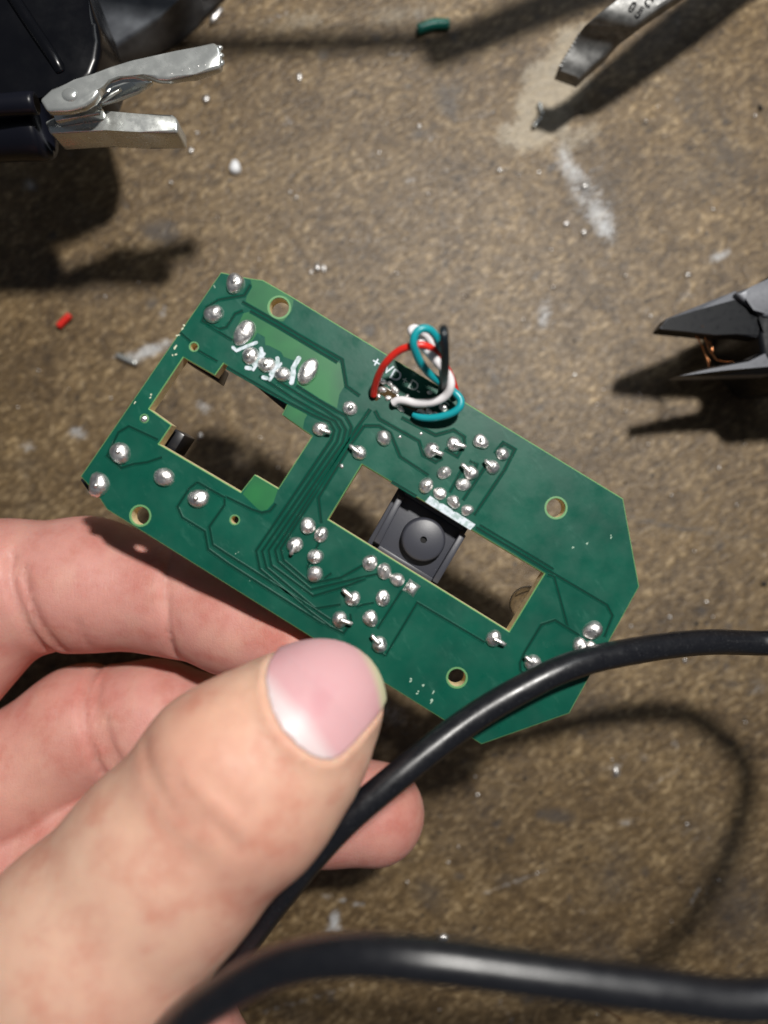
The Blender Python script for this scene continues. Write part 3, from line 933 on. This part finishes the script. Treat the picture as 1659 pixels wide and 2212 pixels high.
def hand_sdf(Q, nail=True):
    th = thumb_only(Q)
    if nail:
        a, b = nail_coords(Q)
        o = nail_outline(a, b)
        up = np.clip((Q[..., 2] - 53.5) / 2.0, 0, 1)
        fold = np.exp(-((o - 0.55) / 0.55) ** 2) * up * (a < 10) * 0.42
        inset = np.clip(-o / 0.4, 0, 1) * up * 0.30
        th = th - fold + inset
    ix = chain(Q, INDEX, 2.0)
    mi = chain(Q, MIDDLE, 2.0)
    rg = chain(Q, RING, 2.0)
    he = chain(Q, HEEL, 2.0)
    d = smin(ix, mi, 0.5)
    d = smin(d, rg, 0.6)
    pl = None
    for A_, B_ in PALM:
        c = cone(Q, P(*A_[:3]), P(*B_[:3]), A_[3], B_[3])
        pl = c if pl is None else smin(pl, c, 6)
    he = smin(he, pl, 6)
    d = smin(d, he, 2.0)
    d = smin(d, th, 1.0)
    for pl_, zr, dep, wid, zmin in CREASES:
        pp = [P(u, v, zr) for u, v in pl_]
        dist = None
        for p0, p1 in zip(pp[:-1], pp[1:]):
            e = np.array((p1 - p0).xy, np.float32)
            qx = Q[..., 0] - p0.x; qy = Q[..., 1] - p0.y
            t = np.clip((qx * e[0] + qy * e[1]) / (e @ e), 0, 1)
            dd = (qx - t * e[0]) ** 2 + (qy - t * e[1]) ** 2
            dist = dd if dist is None else np.minimum(dist, dd)
        zmax = 49.0 if zmin < 50 else 90.0
        d = d + dep * np.exp(-dist / (wid * wid)) * (Q[..., 2] > zmin) * (Q[..., 2] < zmax)
    return d

def grid(lo, hi, h):
    n = [int(math.ceil((b - a) / h)) + 1 for a, b in zip(lo, hi)]
    ax = [np.float32(lo[i]) + np.arange(n[i], dtype=np.float32) * np.float32(h) for i in range(3)]
    return np.stack(np.meshgrid(*ax, indexing='ij'), -1)

def np_mesh(name, verts, faces, m, parent=None, loc=None, colors=None):
    me = bpy.data.meshes.new(name)
    me.vertices.add(len(verts)); me.vertices.foreach_set("co", verts.astype(np.float32).ravel())
    nf = len(faces)
    me.loops.add(nf * 4); me.loops.foreach_set("vertex_index", faces.astype(np.int32).ravel())
    me.polygons.add(nf)
    me.polygons.foreach_set("loop_start", np.arange(0, nf * 4, 4, dtype=np.int32))
    me.update(calc_edges=True)
    me.validate()
    if colors is not None:
        at = me.color_attributes.new("tint", 'FLOAT_COLOR', 'POINT')
        at.data.foreach_set("color", colors.astype(np.float32).ravel())
    return link(name, me, m, parent, True, loc)

def skin_material():
    m = mat("skin", (0.6, 0.36, 0.26), 0.46, spec=0.42)
    at = nd(m, "ShaderNodeAttribute", attribute_name="tint")
    v = coords(m)
    mott = ramp(m, noise(m, v, 0.22, 4, 0.6), [(0.30, (0.90, 0.74, 0.72)), (0.5, (1, 1, 1)), (0.68, (1.06, 1.10, 1.09))])
    c = mixc(m, 1.0, at.outputs["Color"], mott, 'MULTIPLY')
    lk(m, c, bsdf(m).inputs["Base Color"])
    b = bsdf(m)
    b.inputs["Subsurface Weight"].default_value = 0.55
    b.inputs["Subsurface Radius"].default_value = (1.0, 0.36, 0.22)
    b.inputs["Subsurface Scale"].default_value = 0.0016
    vo = nd(m, "ShaderNodeTexVoronoi", feature='DISTANCE_TO_EDGE')
    vo.inputs["Scale"].default_value = 1.7
    lk(m, coords(m, (1.0, 1.0, 1.0)), vo.inputs["Vector"])
    ln = noise(m, coords(m, (3.2, 0.5, 1.0)), 1.0, 3)
    n1 = bump(m, ramp(m, vo.outputs["Distance"], [(0.0, (0, 0, 0)), (0.16, (1, 1, 1))]), 0.22, 0.06)
    n2 = bump(m, ln, 0.26, 0.12, n1)
    lk(m, n2, b.inputs["Normal"])
    rough_noise(m, 0.48, 0.66, 0.5, 3)
    return m

def build_hand():
    h = 0.62
    lo = (-92, -112, 8); hi = (14, 4, 74)
    Q = grid(lo, hi, h)
    val = np.empty(Q.shape[:3], np.float32)
    for i in range(0, Q.shape[0], 24):
        val[i:i + 24] = hand_sdf(Q[i:i + 24])
    verts, faces = surface_nets(val, lo, h)
    V = verts.astype(np.float32)
    # local skin colour: warmer tan on the back of the thumb, pinker finger pads, redder creases and folds
    th = thumb_only(V)
    w_th = np.clip(1.2 - th / 2.0, 0, 1)
    n1 = fbm(V[:, 0] * .12 + 5, V[:, 1] * .12 + V[:, 2] * .1, 21, 4)
    n2 = fbm(V[:, 0] * .35 + 9, V[:, 1] * .35 + V[:, 2] * .3, 41, 3)
    tan = np.array([0.625, 0.372, 0.270]); pink = np.array([0.550, 0.262, 0.222]); red = np.array([0.52, 0.200, 0.155]); pale = np.array([0.60, 0.395, 0.300])
    col = pink[None] * (1 - w_th[:, None]) + tan[None] * w_th[:, None]
    r = np.clip((n1 - 0.45) * 3.0, 0, 1)[:, None]
    col = col * (1 - 0.40 * r) + red[None] * 0.40 * r
    p = np.clip((n2 - 0.5) * 3.0, 0, 1)[:, None]
    col = col * (1 - 0.30 * p) + pale[None] * 0.30 * p
    for (u, v, z, rad, amt, tgt) in [(330, 2130, 66, 16, 0.45, pale), (120, 2000, 66, 14, 0.3, pale), (480, 1700, 62, 8, 0.25, red), (560, 1830, 60, 9, 0.3, red), (20, 1720, 34, 10, 0.4, red), (60, 1690, 34, 7, 0.35, pale), (870, 1760, 30, 7, 0.45, red), (700, 1600, 58, 5, 0.35, pale), (600, 1440, 57, 4, 0.4, pale), (300, 2180, 62, 9, 0.3, red)]:
        c = P(u, v, z)
        d2 = ((V - np.array(c, np.float32)) ** 2).sum(-1)
        wgt = (amt * np.exp(-d2 / (rad * rad)))[:, None]
        col = col * (1 - wgt) + tgt[None] * wgt
    colors = np.concatenate([col, np.ones((len(col), 1))], 1)
    hand = np_mesh("hand", verts, faces, skin_material(), None, tuple(P(100, 1800, 40)), colors)
    tag(hand, "left hand gripping the green board, thumb on top and fingers curled underneath", "hand")
    # the nail plate
    lo = (-17, -34, 51); hi = (3, -10, 66); h = 0.26
    Q = grid(lo, hi, h)
    d = thumb_only(Q)
    a, b = nail_coords(Q)
    lift = 0.05 + 0.55 * np.clip((a - 7.0) / 5.0, 0, 1) ** 1.5
    shell = np.abs(d - lift) - 0.30
    o = nail_outline(a, b)
    cut = 52.9 - Q[..., 2] + 0.0 * a
    val = np.maximum(np.maximum(shell, o), cut).astype(np.float32)
    verts, faces = surface_nets(val, lo, h)
    a, b = nail_coords(verts)
    o = nail_outline(a, b)
    base = np.array([0.60, 0.345, 0.365]); lun = np.array([0.64, 0.52, 0.525]); free = np.array([0.60, 0.56, 0.37]); deep = np.array([0.54, 0.225, 0.26])
    n = fbm(verts[:, 0] * .3 + 3, verts[:, 1] * .3, 5, 3)
    col = np.tile(base, (len(verts), 1))
    q = np.clip((n - .5) * 2.5, 0, 1)[:, None]; col = col * (1 - .5 * q) + deep * .5 * q
    back = -0.6 - 1.7 * (1 - np.abs(b / 6.6) ** 2.0)
    L = np.clip((2.2 - 0.06 * (b + 0.6) ** 2 - (a - back)) / 1.3 + 0.5, 0, 1)[:, None]
    col = col * (1 - L) + lun * L
    fr = np.clip((thumb_edge(a, b)) / 0.8 + 0.5, 0, 1)[:, None]
    col = col * (1 - fr) + free * fr
    nm = mat("nail", (0.7, 0.4, 0.4), 0.40, spec=0.45)
    at = nd(nm, "ShaderNodeAttribute", attribute_name="tint")
    lk(nm, at.outputs["Color"], bsdf(nm).inputs["Base Color"])
    bsdf(nm).inputs["Subsurface Weight"].default_value = 0.3
    bsdf(nm).inputs["Subsurface Scale"].default_value = 0.001
    bsdf(nm).inputs["Subsurface Radius"].default_value = (1, .5, .4)
    nl = np_mesh("thumb_nail", verts, faces, nm, hand, None, np.concatenate([col, np.ones((len(col), 1))], 1))
    nl["label"] = "pink thumb nail with a pale half moon"

def thumb_edge(a, b):
    return a - (7.7 - 0.055 * b * b)

build_hand()
#@@TOOLS
# ------------------------------------------------------------------ alligator clip of the helping hand
clip = empty("alligator_clip", P(150, 250, 30))
tag(clip, "open silver alligator clip with navy sleeve beside the black housing", "clip")
lj = prism("lower_jaw", [(95, 262), (150, 236), (205, 225), (219, 232), (222, 245), (372, 246), (381, 253), (385, 266), (384, 286), (300, 285), (225, 281), (108, 289)], 33.2, 38.0, M["chrome"], clip, 0.6, 3)
uj = prism("upper_jaw", [(84, 214), (110, 190), (160, 172), (200, 160), (240, 145), (285, 131), (380, 110), (462, 89), (474, 99), (479, 118), (477, 145), (420, 160), (365, 171), (338, 170), (310, 160), (285, 155), (255, 157), (230, 166), (219, 180), (214, 200), (202, 216), (180, 230), (150, 238), (100, 240)], 41.5, 43.0, M["chrome"], clip, 0.45, 3)
prism("inner_flange", [(205, 228), (214, 196), (240, 172), (272, 160), (300, 162), (330, 176), (300, 196), (250, 214)], 38.6, 39.4, M["chrome"], clip, 0.15)
prism("spring_leaf", [(213, 214), (258, 186), (262, 191), (218, 219)], 40.2, 40.8, M["chrome"], clip, 0.1)
prism("cheek_plate", [(110, 236), (160, 222), (205, 218), (221, 232), (217, 246), (170, 252), (118, 262)], 38.0, 39.6, M["chrome"], clip, 0.3)
for k in range(7):
    t = k / 6
    q = P(372 + 100 * t, 168 - 24 * t, 41.6)
    bm = bmesh.new()
    bmesh.ops.create_cone(bm, cap_ends=True, segments=8, radius1=0.75, radius2=0.12, depth=1.8)
    bm.transform(Matrix.Translation(q) @ Matrix.Rotation(math.radians(78), 4, 'X'))
    sharp(from_bm("tooth", bm, M["chrome"], uj))
for k in range(3):
    dome("tip_serration", 474 + 2 * k, 105 + 16 * k, 8, 7, 0, 0.9, 200 + k, 0.1, parent=uj, m=M["chrome"], base=42.6)
for k in range(6):
    dome("burr", 372 + 18 * k + (k % 2) * 4, 160 - 5 * k, 5, 4, 0, 0.8, 260 + k, 0.2, parent=uj, m=M["solder"], base=42.8)
dome("rivet", 152, 206, 19, 17, 0, 0.6, 210, 0.03, parent=clip, m=M["chrome"], base=42.8)
dome("rivet", 168, 246, 9, 9, 0, 0.6, 211, 0.03, parent=clip, m=M["chrome"], base=37.9)
def sleeve(name, a, b, r, r2):
    path = [a.lerp(b, t) for t in (0, .3, .6, .85, .93, .97, 1.0, 1.0)]
    rad = [r, r, r * 1.02, r * 1.05, r * 1.09, r * 1.08, r * 1.02, r2]
    v, f = tube_geo(path, rad, 28, True)
    return mesh(name, v, f, M["navy"], clip)
sleeve("sleeve", P(-260, 310, 33), P(100, 284, 34.5), 3.45, 2.5)
sleeve("handle_sleeve", P(-260, 246, 40), P(78, 222, 40), 1.35, 0.8)
# arms of the stand behind the top edge of the picture; their shadows cross the worktop
tube("stand_arm", [Vector((-16, 93.0, 60)), Vector((24, 93.8, 60))], 1.8, M["steel"], clip, n=1, seg=16)
tube("stand_arm", [Vector((16, 90, 45)), Vector((41, 99.5, 45)), Vector((95, 119, 45))], 3.0, M["steel"], clip, n=6, seg=16)
tube("stand_arm", [Vector((-16, 93, 60)), Vector((-60, 96, 52)), Vector((-84, 72, 38)), P(-260, 310, 33)], 2.2, M["steel"], clip, n=6, seg=16)

# black housing in the corner and the dark grey bar under it
hs = empty("black_housing", P(60, 60, 0))
tag(hs, "glossy black rounded plastic housing filling the top left corner", "housing")
prism("shell", [(-330, -260), (90, -260), (150, -110), (190, -10), (212, 50), (218, 90), (212, 130), (200, 162), (178, 186), (140, 200), (80, 212), (-20, 240), (-330, 310)], 25, 36, M["housing"], hs, 4.2, 5)
tube("raised_ridge", [P(-40, -120, 36.0), P(20, -20, 36.0), P(75, 65, 36.0), P(118, 128, 36.0), P(134, 158, 35.4)], 0.9, M["housing"], hs, n=5, seg=14)
tube("edge_bead", [P(105, -120, 35.2), P(140, -20, 35.2), P(172, 60, 35.2), P(178, 110, 35.2), P(160, 150, 35.2)], 0.8, M["housing"], hs, n=5, seg=14)
for u, v in [(125, 143), (148, 128)]:
    dome("raised_stud", u, v, 9, 6, -60, 0.7, 230 + u, 0.02, parent=hs, m=M["chrome"], base=35.6)
gb = prism("grey_bar", [(190, -160), (560, -170), (400, -12), (352, 30), (228, 112), (180, 60)], 0.3, 9, M["greybar"], None, 0.9, 3)
tag(gb, "dark grey plastic bar lying behind the black housing", "bar")

# ------------------------------------------------------------------ bent flat steel tool, stamped 05
def loft(name, secs, m, parent, deg=30):
    """secs: list of closed rings of Vectors with equal count"""
    n = len(secs[0])
    verts = [p for s in secs for p in s]
    faces = []
    for i in range(len(secs) - 1):
        for k in range(n):
            k2 = (k + 1) % n
            faces.append((i * n + k, i * n + k2, (i + 1) * n + k2, (i + 1) * n + k))
    faces.append(tuple(range(n - 1, -1, -1)))
    faces.append(tuple((len(secs) - 1) * n + k for k in range(n)))
    bm = bmesh.new()
    vs = [bm.verts.new(v) for v in verts]
    for f in faces:
        bm.faces.new([vs[k] for k in f])
    return sharp(from_bm(name, bm, m, parent), deg)

tool = empty("steel_tool", P(1300, 60, 12))
tag(tool, "bent flat steel tool with stamped digits above the pale scuffed patch", "tool")
st = [((1205, 150), (1254, 168), 14.2), ((1213, 132), (1274, 149), 15.0), ((1225, 112), (1297, 129), 15.6), ((1238, 92), (1319, 109), 16.4), ((1251, 71), (1338, 86), 18.0), ((1266, 52), (1356, 69), 20.0), ((1287, 33), (1376, 54), 21.6), ((1310, 14), (1402, 34), 22.4), ((1338, -8), (1452, 0), 22.8), ((1400, -66), (1524, -50), 23.0), ((1560, -200), (1700, -180), 23.0), ((1900, -480), (2040, -460), 23.0)]
secs = []
for (l, r, z) in st:
    a, b = P(l[0], l[1], z), P(r[0], r[1], z)
    d = (b - a).normalized()
    t = 2.6 if z > 16 else 2.9
    secs.append([a + Vector((0, 0, -0.35)), a + d * 0.35, b - d * 0.9, b - d * 0.3 + Vector((0, 0, -0.25)), b + Vector((0, 0, -0.8)), b + Vector((0, 0, -t)), a + Vector((0, 0, -t))])
# subdivide the loft smoothly
def subdiv(secs, n=4):
    cols = [catmull([s[k] for s in secs], n) for k in range(len(secs[0]))]
    return [[c[i] for c in cols] for i in range(len(cols[0]))]
loft("blade", subdiv(secs, 4), M["steel"], tool, 28)
for k in range(9):      # file marks along the left edge
    t = k / 8
    q = P(1212 + 40 * t, 142 - 68 * t, 15.0 + 2.4 * t ** 2)
    bm = bmesh.new()
    bmesh.ops.create_cube(bm, size=1)
    bm.transform(Matrix.Translation(q + Vector((0, 0, -0.3))) @ Matrix.Rotation(math.radians(20), 4, 'Z') @ Matrix.Diagonal((0.5, 0.32, 0.9, 1)))
    from_bm("edge_notch", bm, M["steel"], tool, False)
for s_, u, v in [("0", 1367, 13), ("5", 1383, 24), ("C", 1401, 4)]:
    text("stamped_digit", s_, u, v, 1.9, -35, 22.95, M["stamp"], tool, 0.04)


# ------------------------------------------------------------------ pliers
pl = empty("pliers", P(1640, 720, 10))
tag(pl, "dark steel pliers with open tapered jaws holding loose copper strands", "pliers")
def faceted(name, top, zt, outer, zo, zb, m_top, m_side, parent, tops=None):
    """solid: top polygon (px at zt), outer polygon (px at zo) and straight sides down to zb"""
    T = [P(u, v, z if z is not None else zt) for (u, v, z) in [(*p, None) if len(p) == 2 else p for p in top]]
    O = [P(u, v, zo) for u, v in outer]
    n = len(T)
    verts = T + O + [Vector((p.x, p.y, zb)) for p in O]
    faces = [tuple(range(n))]
    for i in range(n):
        j = (i + 1) % n
        faces.append((i, n + i, n + j, j))
        faces.append((n + i, 2 * n + i, 2 * n + j, n + j))
    faces.append(tuple(range(3 * n - 1, 2 * n - 1, -1)))
    bm = bmesh.new()
    vs = [bm.verts.new(v) for v in verts]
    for f in faces:
        bm.faces.new([vs[k] for k in f])
    bm.normal_update()
    bmesh.ops.recalc_face_normals(bm, faces=bm.faces)
    bm.faces.ensure_lookup_table()
    fac = [0] * len(bm.faces)
    for i in range(n):
        fac[1 + 2 * i] = 1
    for f, k in zip(bm.faces, fac):
        f.material_index = k
    return from_bm(name, bm, [m_top, m_side], parent, False)
PZ = 21.5
faceted("upper_jaw", [(1431, 703), (1446, 688), (1512, 668), (1585, 648), (1612, 652), (1650, 682), (1720, 700), (1720, 730), (1590, 721), (1545, 723), (1484, 716), (1432, 711)], PZ,
        [(1424, 709), (1440, 688), (1512, 659), (1588, 629), (1615, 640), (1655, 675), (1720, 690), (1720, 738), (1590, 723), (1545, 725), (1484, 718), (1430, 713)], PZ - 0.4, PZ - 3.5, M["dark_steel"], M["ground_steel"], pl)
faceted("lower_jaw", [(1468, 812), (1532, 797), (1617, 781), (1660, 760), (1740, 740), (1740, 790), (1659, 792), (1564, 800)], PZ + 0.5,
        [(1460, 813), (1532, 793), (1617, 777), (1656, 752), (1740, 726), (1740, 812), (1659, 808), (1530, 812)], PZ - 1.0, PZ - 4.5, M["ground_steel"], M["dark_steel"], pl)
prism("hinge_block", [(1588, 632), (1625, 618), (1665, 600), (1800, 560), (1800, 690), (1650, 684), (1632, 664), (1606, 650)], PZ - 7, PZ + 1.2, M["ground_steel"], pl, 0.5, 3)
prism("hinge_disc", [(1652, 600), (1700, 585), (1830, 560), (1840, 820), (1700, 830), (1648, 770), (1640, 720), (1650, 690)], 5, PZ + 0.6, M["dark_steel"], pl, 0.8, 3)
tube("handle", [Vector((72, 28, 17)), Vector((78, 40, 28)), Vector((76, 53, 42)), Vector((86, 62, 46))], 5.2, M["black_plastic"], pl, n=6, seg=18)
tube("handle", [P(1780, 800, 14), P(1950, 900, 14), P(2100, 980, 12)], 6.0, M["black_plastic"], pl, n=6, seg=18)
strands = [[(1502, 706, 20.5), (1512, 738, 18.5), (1525, 770, 17.5), (1533, 796, 21.0)], [(1517, 705, 21.5), (1524, 730, 19.5), (1532, 755, 18.5), (1550, 780, 18.0)], [(1497, 716, 20.5), (1515, 745, 18.5), (1522, 762, 17.5), (1534, 785, 17.5)],
           [(1430, 712, 19.5), (1437, 722, 17.5)], [(1450, 708, 20.5), (1456, 718, 18.5), (1461, 728, 16.5)], [(1550, 778, 17.5), (1566, 781, 19.5), (1585, 781, 21.5)], [(1524, 735, 18.5), (1535, 742, 17.5), (1540, 760, 17.5)]]
for i, s in enumerate(strands):
    o = tube("copper_strand", [P(*p) for p in s], 0.07 if i > 2 else 0.085, M["copper"], None, n=5, seg=6)
    tag(o, ["longest copper strand hanging from the upper pliers jaw to the lower", "copper strand crossing right of the longest one between the jaws", "copper strand starting left of the others between the jaws", "short copper strand at the very tip of the upper jaw", "short bent copper strand just behind the upper jaw tip", "copper strand end resting on the lower pliers jaw", "small curl of copper strand in the middle of the jaw gap"][i], "copper strand", "copper strands at the pliers")

# ------------------------------------------------------------------ litter on the bench
def crumb(u, v, r_px, seed, label, group=None, m=None, cat="solder crumb", name="solder_crumb", sx=1.0, sy=0.8, ang=0.0, zc=0.35):
    r = r_px / PX(0)
    q = random.Random(seed)
    bm = bmesh.new()
    bmesh.ops.create_icosphere(bm, subdivisions=2, radius=1.0)
    ph = [q.uniform(0, 6.28) for _ in range(6)]
    for w in bm.verts:
        c = w.co
        k = 1 + 0.18 * math.sin(2.3 * c.x + ph[0]) + 0.16 * math.sin(2.9 * c.y + ph[1]) + 0.12 * math.sin(3.7 * c.z + ph[2])
        w.co = Vector((c.x * r * sx * k, c.y * r * sy * k, c.z * r * 0.7 * k))
    p = P(u, v, 0)
    bm.transform(Matrix.Translation((p.x, p.y, r * zc)) @ Matrix.Rotation(ang, 4, 'Z'))
    o = from_bm(name, bm, m or M["solder"], None)
    tag(o, label, cat, group)
    return o
big = [(470, 35, 13, "largest shiny solder blob at the top left beside the grey bar", 1.5, .7, 0.9), (648, 169, 8, "bright solder drop alone above the middle of the worktop", .9, 1, 0),
       (684, 578, 9, "taller of two solder drops just above the board corner", .8, 1.3, .2), (699, 582, 7, "smaller of two solder drops just above the board corner", .6, 1.3, .1), (671, 590, 5, "small solder sliver left of the two drops above the board", 1.4, .6, .8),
       (413, 326, 7, "round solder drop just right of the lower clip jaw", 1, 1, 0), (446, 214, 9, "solder lump below the clip's raised jaw tip", 1, .8, .9), (1080, 369, 6, "solder drop below the pale scuffed patch", .9, 1.2, 0),
       (1260, 504, 6, "solder bead at the foot of the white smear", 1, 1, 0), (1222, 486, 6, "solder bead left of the white smear", 1.2, .8, .5), (1266, 402, 7, "solder splash on the middle of the white smear", 1.2, .7, .4),
       (88, 1198, 7, "solder drop left of the hand above the index finger", 1.4, .8, -.5), (434, 941, 6, "solder speck seen through the left board window", .8, 1, 0), (1331, 1668, 8, "solder drop on the worktop inside the cable's shadow loop", .8, 1.4, 0), (956, 2027, 12, "crumpled solder flake beside the bottom strand of cable", 1, .9, .3)]
for i, (u, v, r, lab, sx, sy, an) in enumerate(big):
    crumb(u, v, r, 300 + i, lab, "solder drops on the bench", sx=sx, sy=sy, ang=an)
small = [(385, 293, 5), (396, 318, 5), (425, 288, 4), (370, 395, 5), (640, 428, 6), (628, 415, 4), (905, 272, 5), (1120, 380, 3), (1164, 372, 4), (1485, 593, 5), (1406, 683, 4), (1351, 596, 4), (1241, 810, 4), (1289, 873, 3), (1303, 841, 3), (1382, 852, 3), (1352, 888, 4), (1447, 1333, 5), (1363, 1352, 4), (1395, 1380, 3),
         (1480, 1428, 4), (1525, 1300, 4), (1540, 1332, 3), (1478, 1425, 4), (1027, 1677, 3), (1031, 1716, 4), (1160, 1886, 3), (1484, 1780, 4), (1322, 1640, 4), (1552, 1900, 3), (1610, 1560, 3), (1310, 1190, 3), (1500, 1190, 3), (1450, 1070, 3), (1590, 1090, 3), (1400, 960, 3), (1553, 1010, 3), (1130, 690, 3), (1195, 620, 3), (1002, 640, 3), (857, 590, 3), (760, 520, 3), (580, 470, 3), (470, 470, 3), (560, 560, 3), (300, 610, 3), (228, 640, 3), (84, 800, 4), (240, 860, 4), (150, 840, 3), (40, 880, 3), (48, 1156, 4), (263, 1082, 3), (600, 1010, 3), (562, 945, 3), (744, 1060, 3), (1590, 790, 3), (1610, 960, 3), (1190, 540, 3), (820, 330, 4), (925, 420, 3), (1540, 452, 4), (1420, 230, 3), (1395, 262, 3), (1630, 250, 4), (950, 2180, 3), (1290, 2190, 3), (1450, 1990, 3), (880, 1905, 3), (968, 1862, 4), (990, 1830, 3)]
for i, (u, v, r) in enumerate(small):
    q = random.Random(i)
    crumb(u, v, r * 0.8, 400 + i, "tiny shiny solder crumb lying loose on the brown worktop", "solder crumbs scattered over the bench", sx=q.uniform(.7, 1.5), sy=q.uniform(.6, 1.1), ang=q.uniform(0, 3))
for i, (u, v, r) in enumerate([(1650, 1262, 9), (1505, 1346, 6), (1642, 232, 8), (1085, 1625, 5), (1168, 1712, 5), (1133, 1680, 5), (1090, 1745, 4), (1135, 560, 4), (1190, 905, 5), (1010, 640, 4), (1480, 590, 4), (1240, 735, 4), (1350, 1042, 4), (1560, 1135, 3), (1362, 1200, 6)]):
    crumb(u, v, r * 0.75, 500 + i, "tiny black grit grain lying loose on the brown worktop", "black grit grains on the bench", M["grit"], "grit", "grit_grain", ang=i)
o = crumb(508, 362, 15, 601, "round white drop standing out below the clip", None, M["glue"], "drop", "white_drop", 1, .95, 0, 0.2)

def rod(name, a, b, r, m, label, cat, group=None, n=6):
    o = tube(name, [a, a.lerp(b, .5) + Vector((0, 0, 0.02)), b], r, m, None, n=4, seg=12)
    tag(o, label, cat, group)
    return o
def hollow(name, a, b, r, m, label, cat, bend=Vector((0, 0, 0))):
    path = catmull([a, a.lerp(b, .5) + bend, b], 5)
    d = (b - a).normalized()
    path = [a + d * 0.30, a + d * 0.10, a - d * 0.02] + path + [b + d * 0.02, b - d * 0.10, b - d * 0.30]
    rad = [r * .5, r * .55, r * .62] + [r] * (len(path) - 6) + [r * .62, r * .55, r * .5]
    v, f = [], []
    n0 = d.cross(Vector((0, 0, 1))).normalized()
    for q, rr in zip(path, rad):
        for k in range(14):
            t = 2 * math.pi * k / 14
            v.append(q + (n0 * math.cos(t) + n0.cross(d) * math.sin(t)) * rr)
    for i in range(len(path) - 1):
        for k in range(14):
            f.append((i * 14 + k, i * 14 + (k + 1) % 14, (i + 1) * 14 + (k + 1) % 14, (i + 1) * 14 + k))
    tag(mesh(name, v, f, m, None), label, cat)
hollow("red_insulation", P(126, 705, 0.8), P(151, 680, 0.8), 0.62, M["red"], "short red piece of stripped wire insulation on the left", "insulation")
hollow("teal_insulation", P(902, 64, 1.0), P(970, 52, 1.0), 0.92, M["teal_dark"], "green piece of stripped wire insulation at the top", "insulation", Vector((0, .5, 0)))
rod("pin", P(252, 766, 0.7), P(296, 786, 0.7), 0.5, M["chrome"], "short steel pin lying left of the board beside a white smear", "pin")
rod("wire_clipping", P(1165, 221, 0.6), P(1171, 249, 0.6), 0.42, M["chrome"], "upper silver wire clipping in the shadow of the steel tool", "wire clipping", "wire clippings under the tool")
rod("wire_clipping", P(1169, 253, 0.6), P(1152, 274, 0.6), 0.42, M["chrome"], "lower silver wire clipping in the shadow of the steel tool", "wire clipping", "wire clippings under the tool")
o = tube("copper_strand", [P(1272, 2120, 1), P(1290, 2160, 1.2), P(1345, 2205, 0.6)], 0.1, M["copper"], None, n=6, seg=6)
tag(o, "single copper strand below the bottom run of cable", "copper strand")
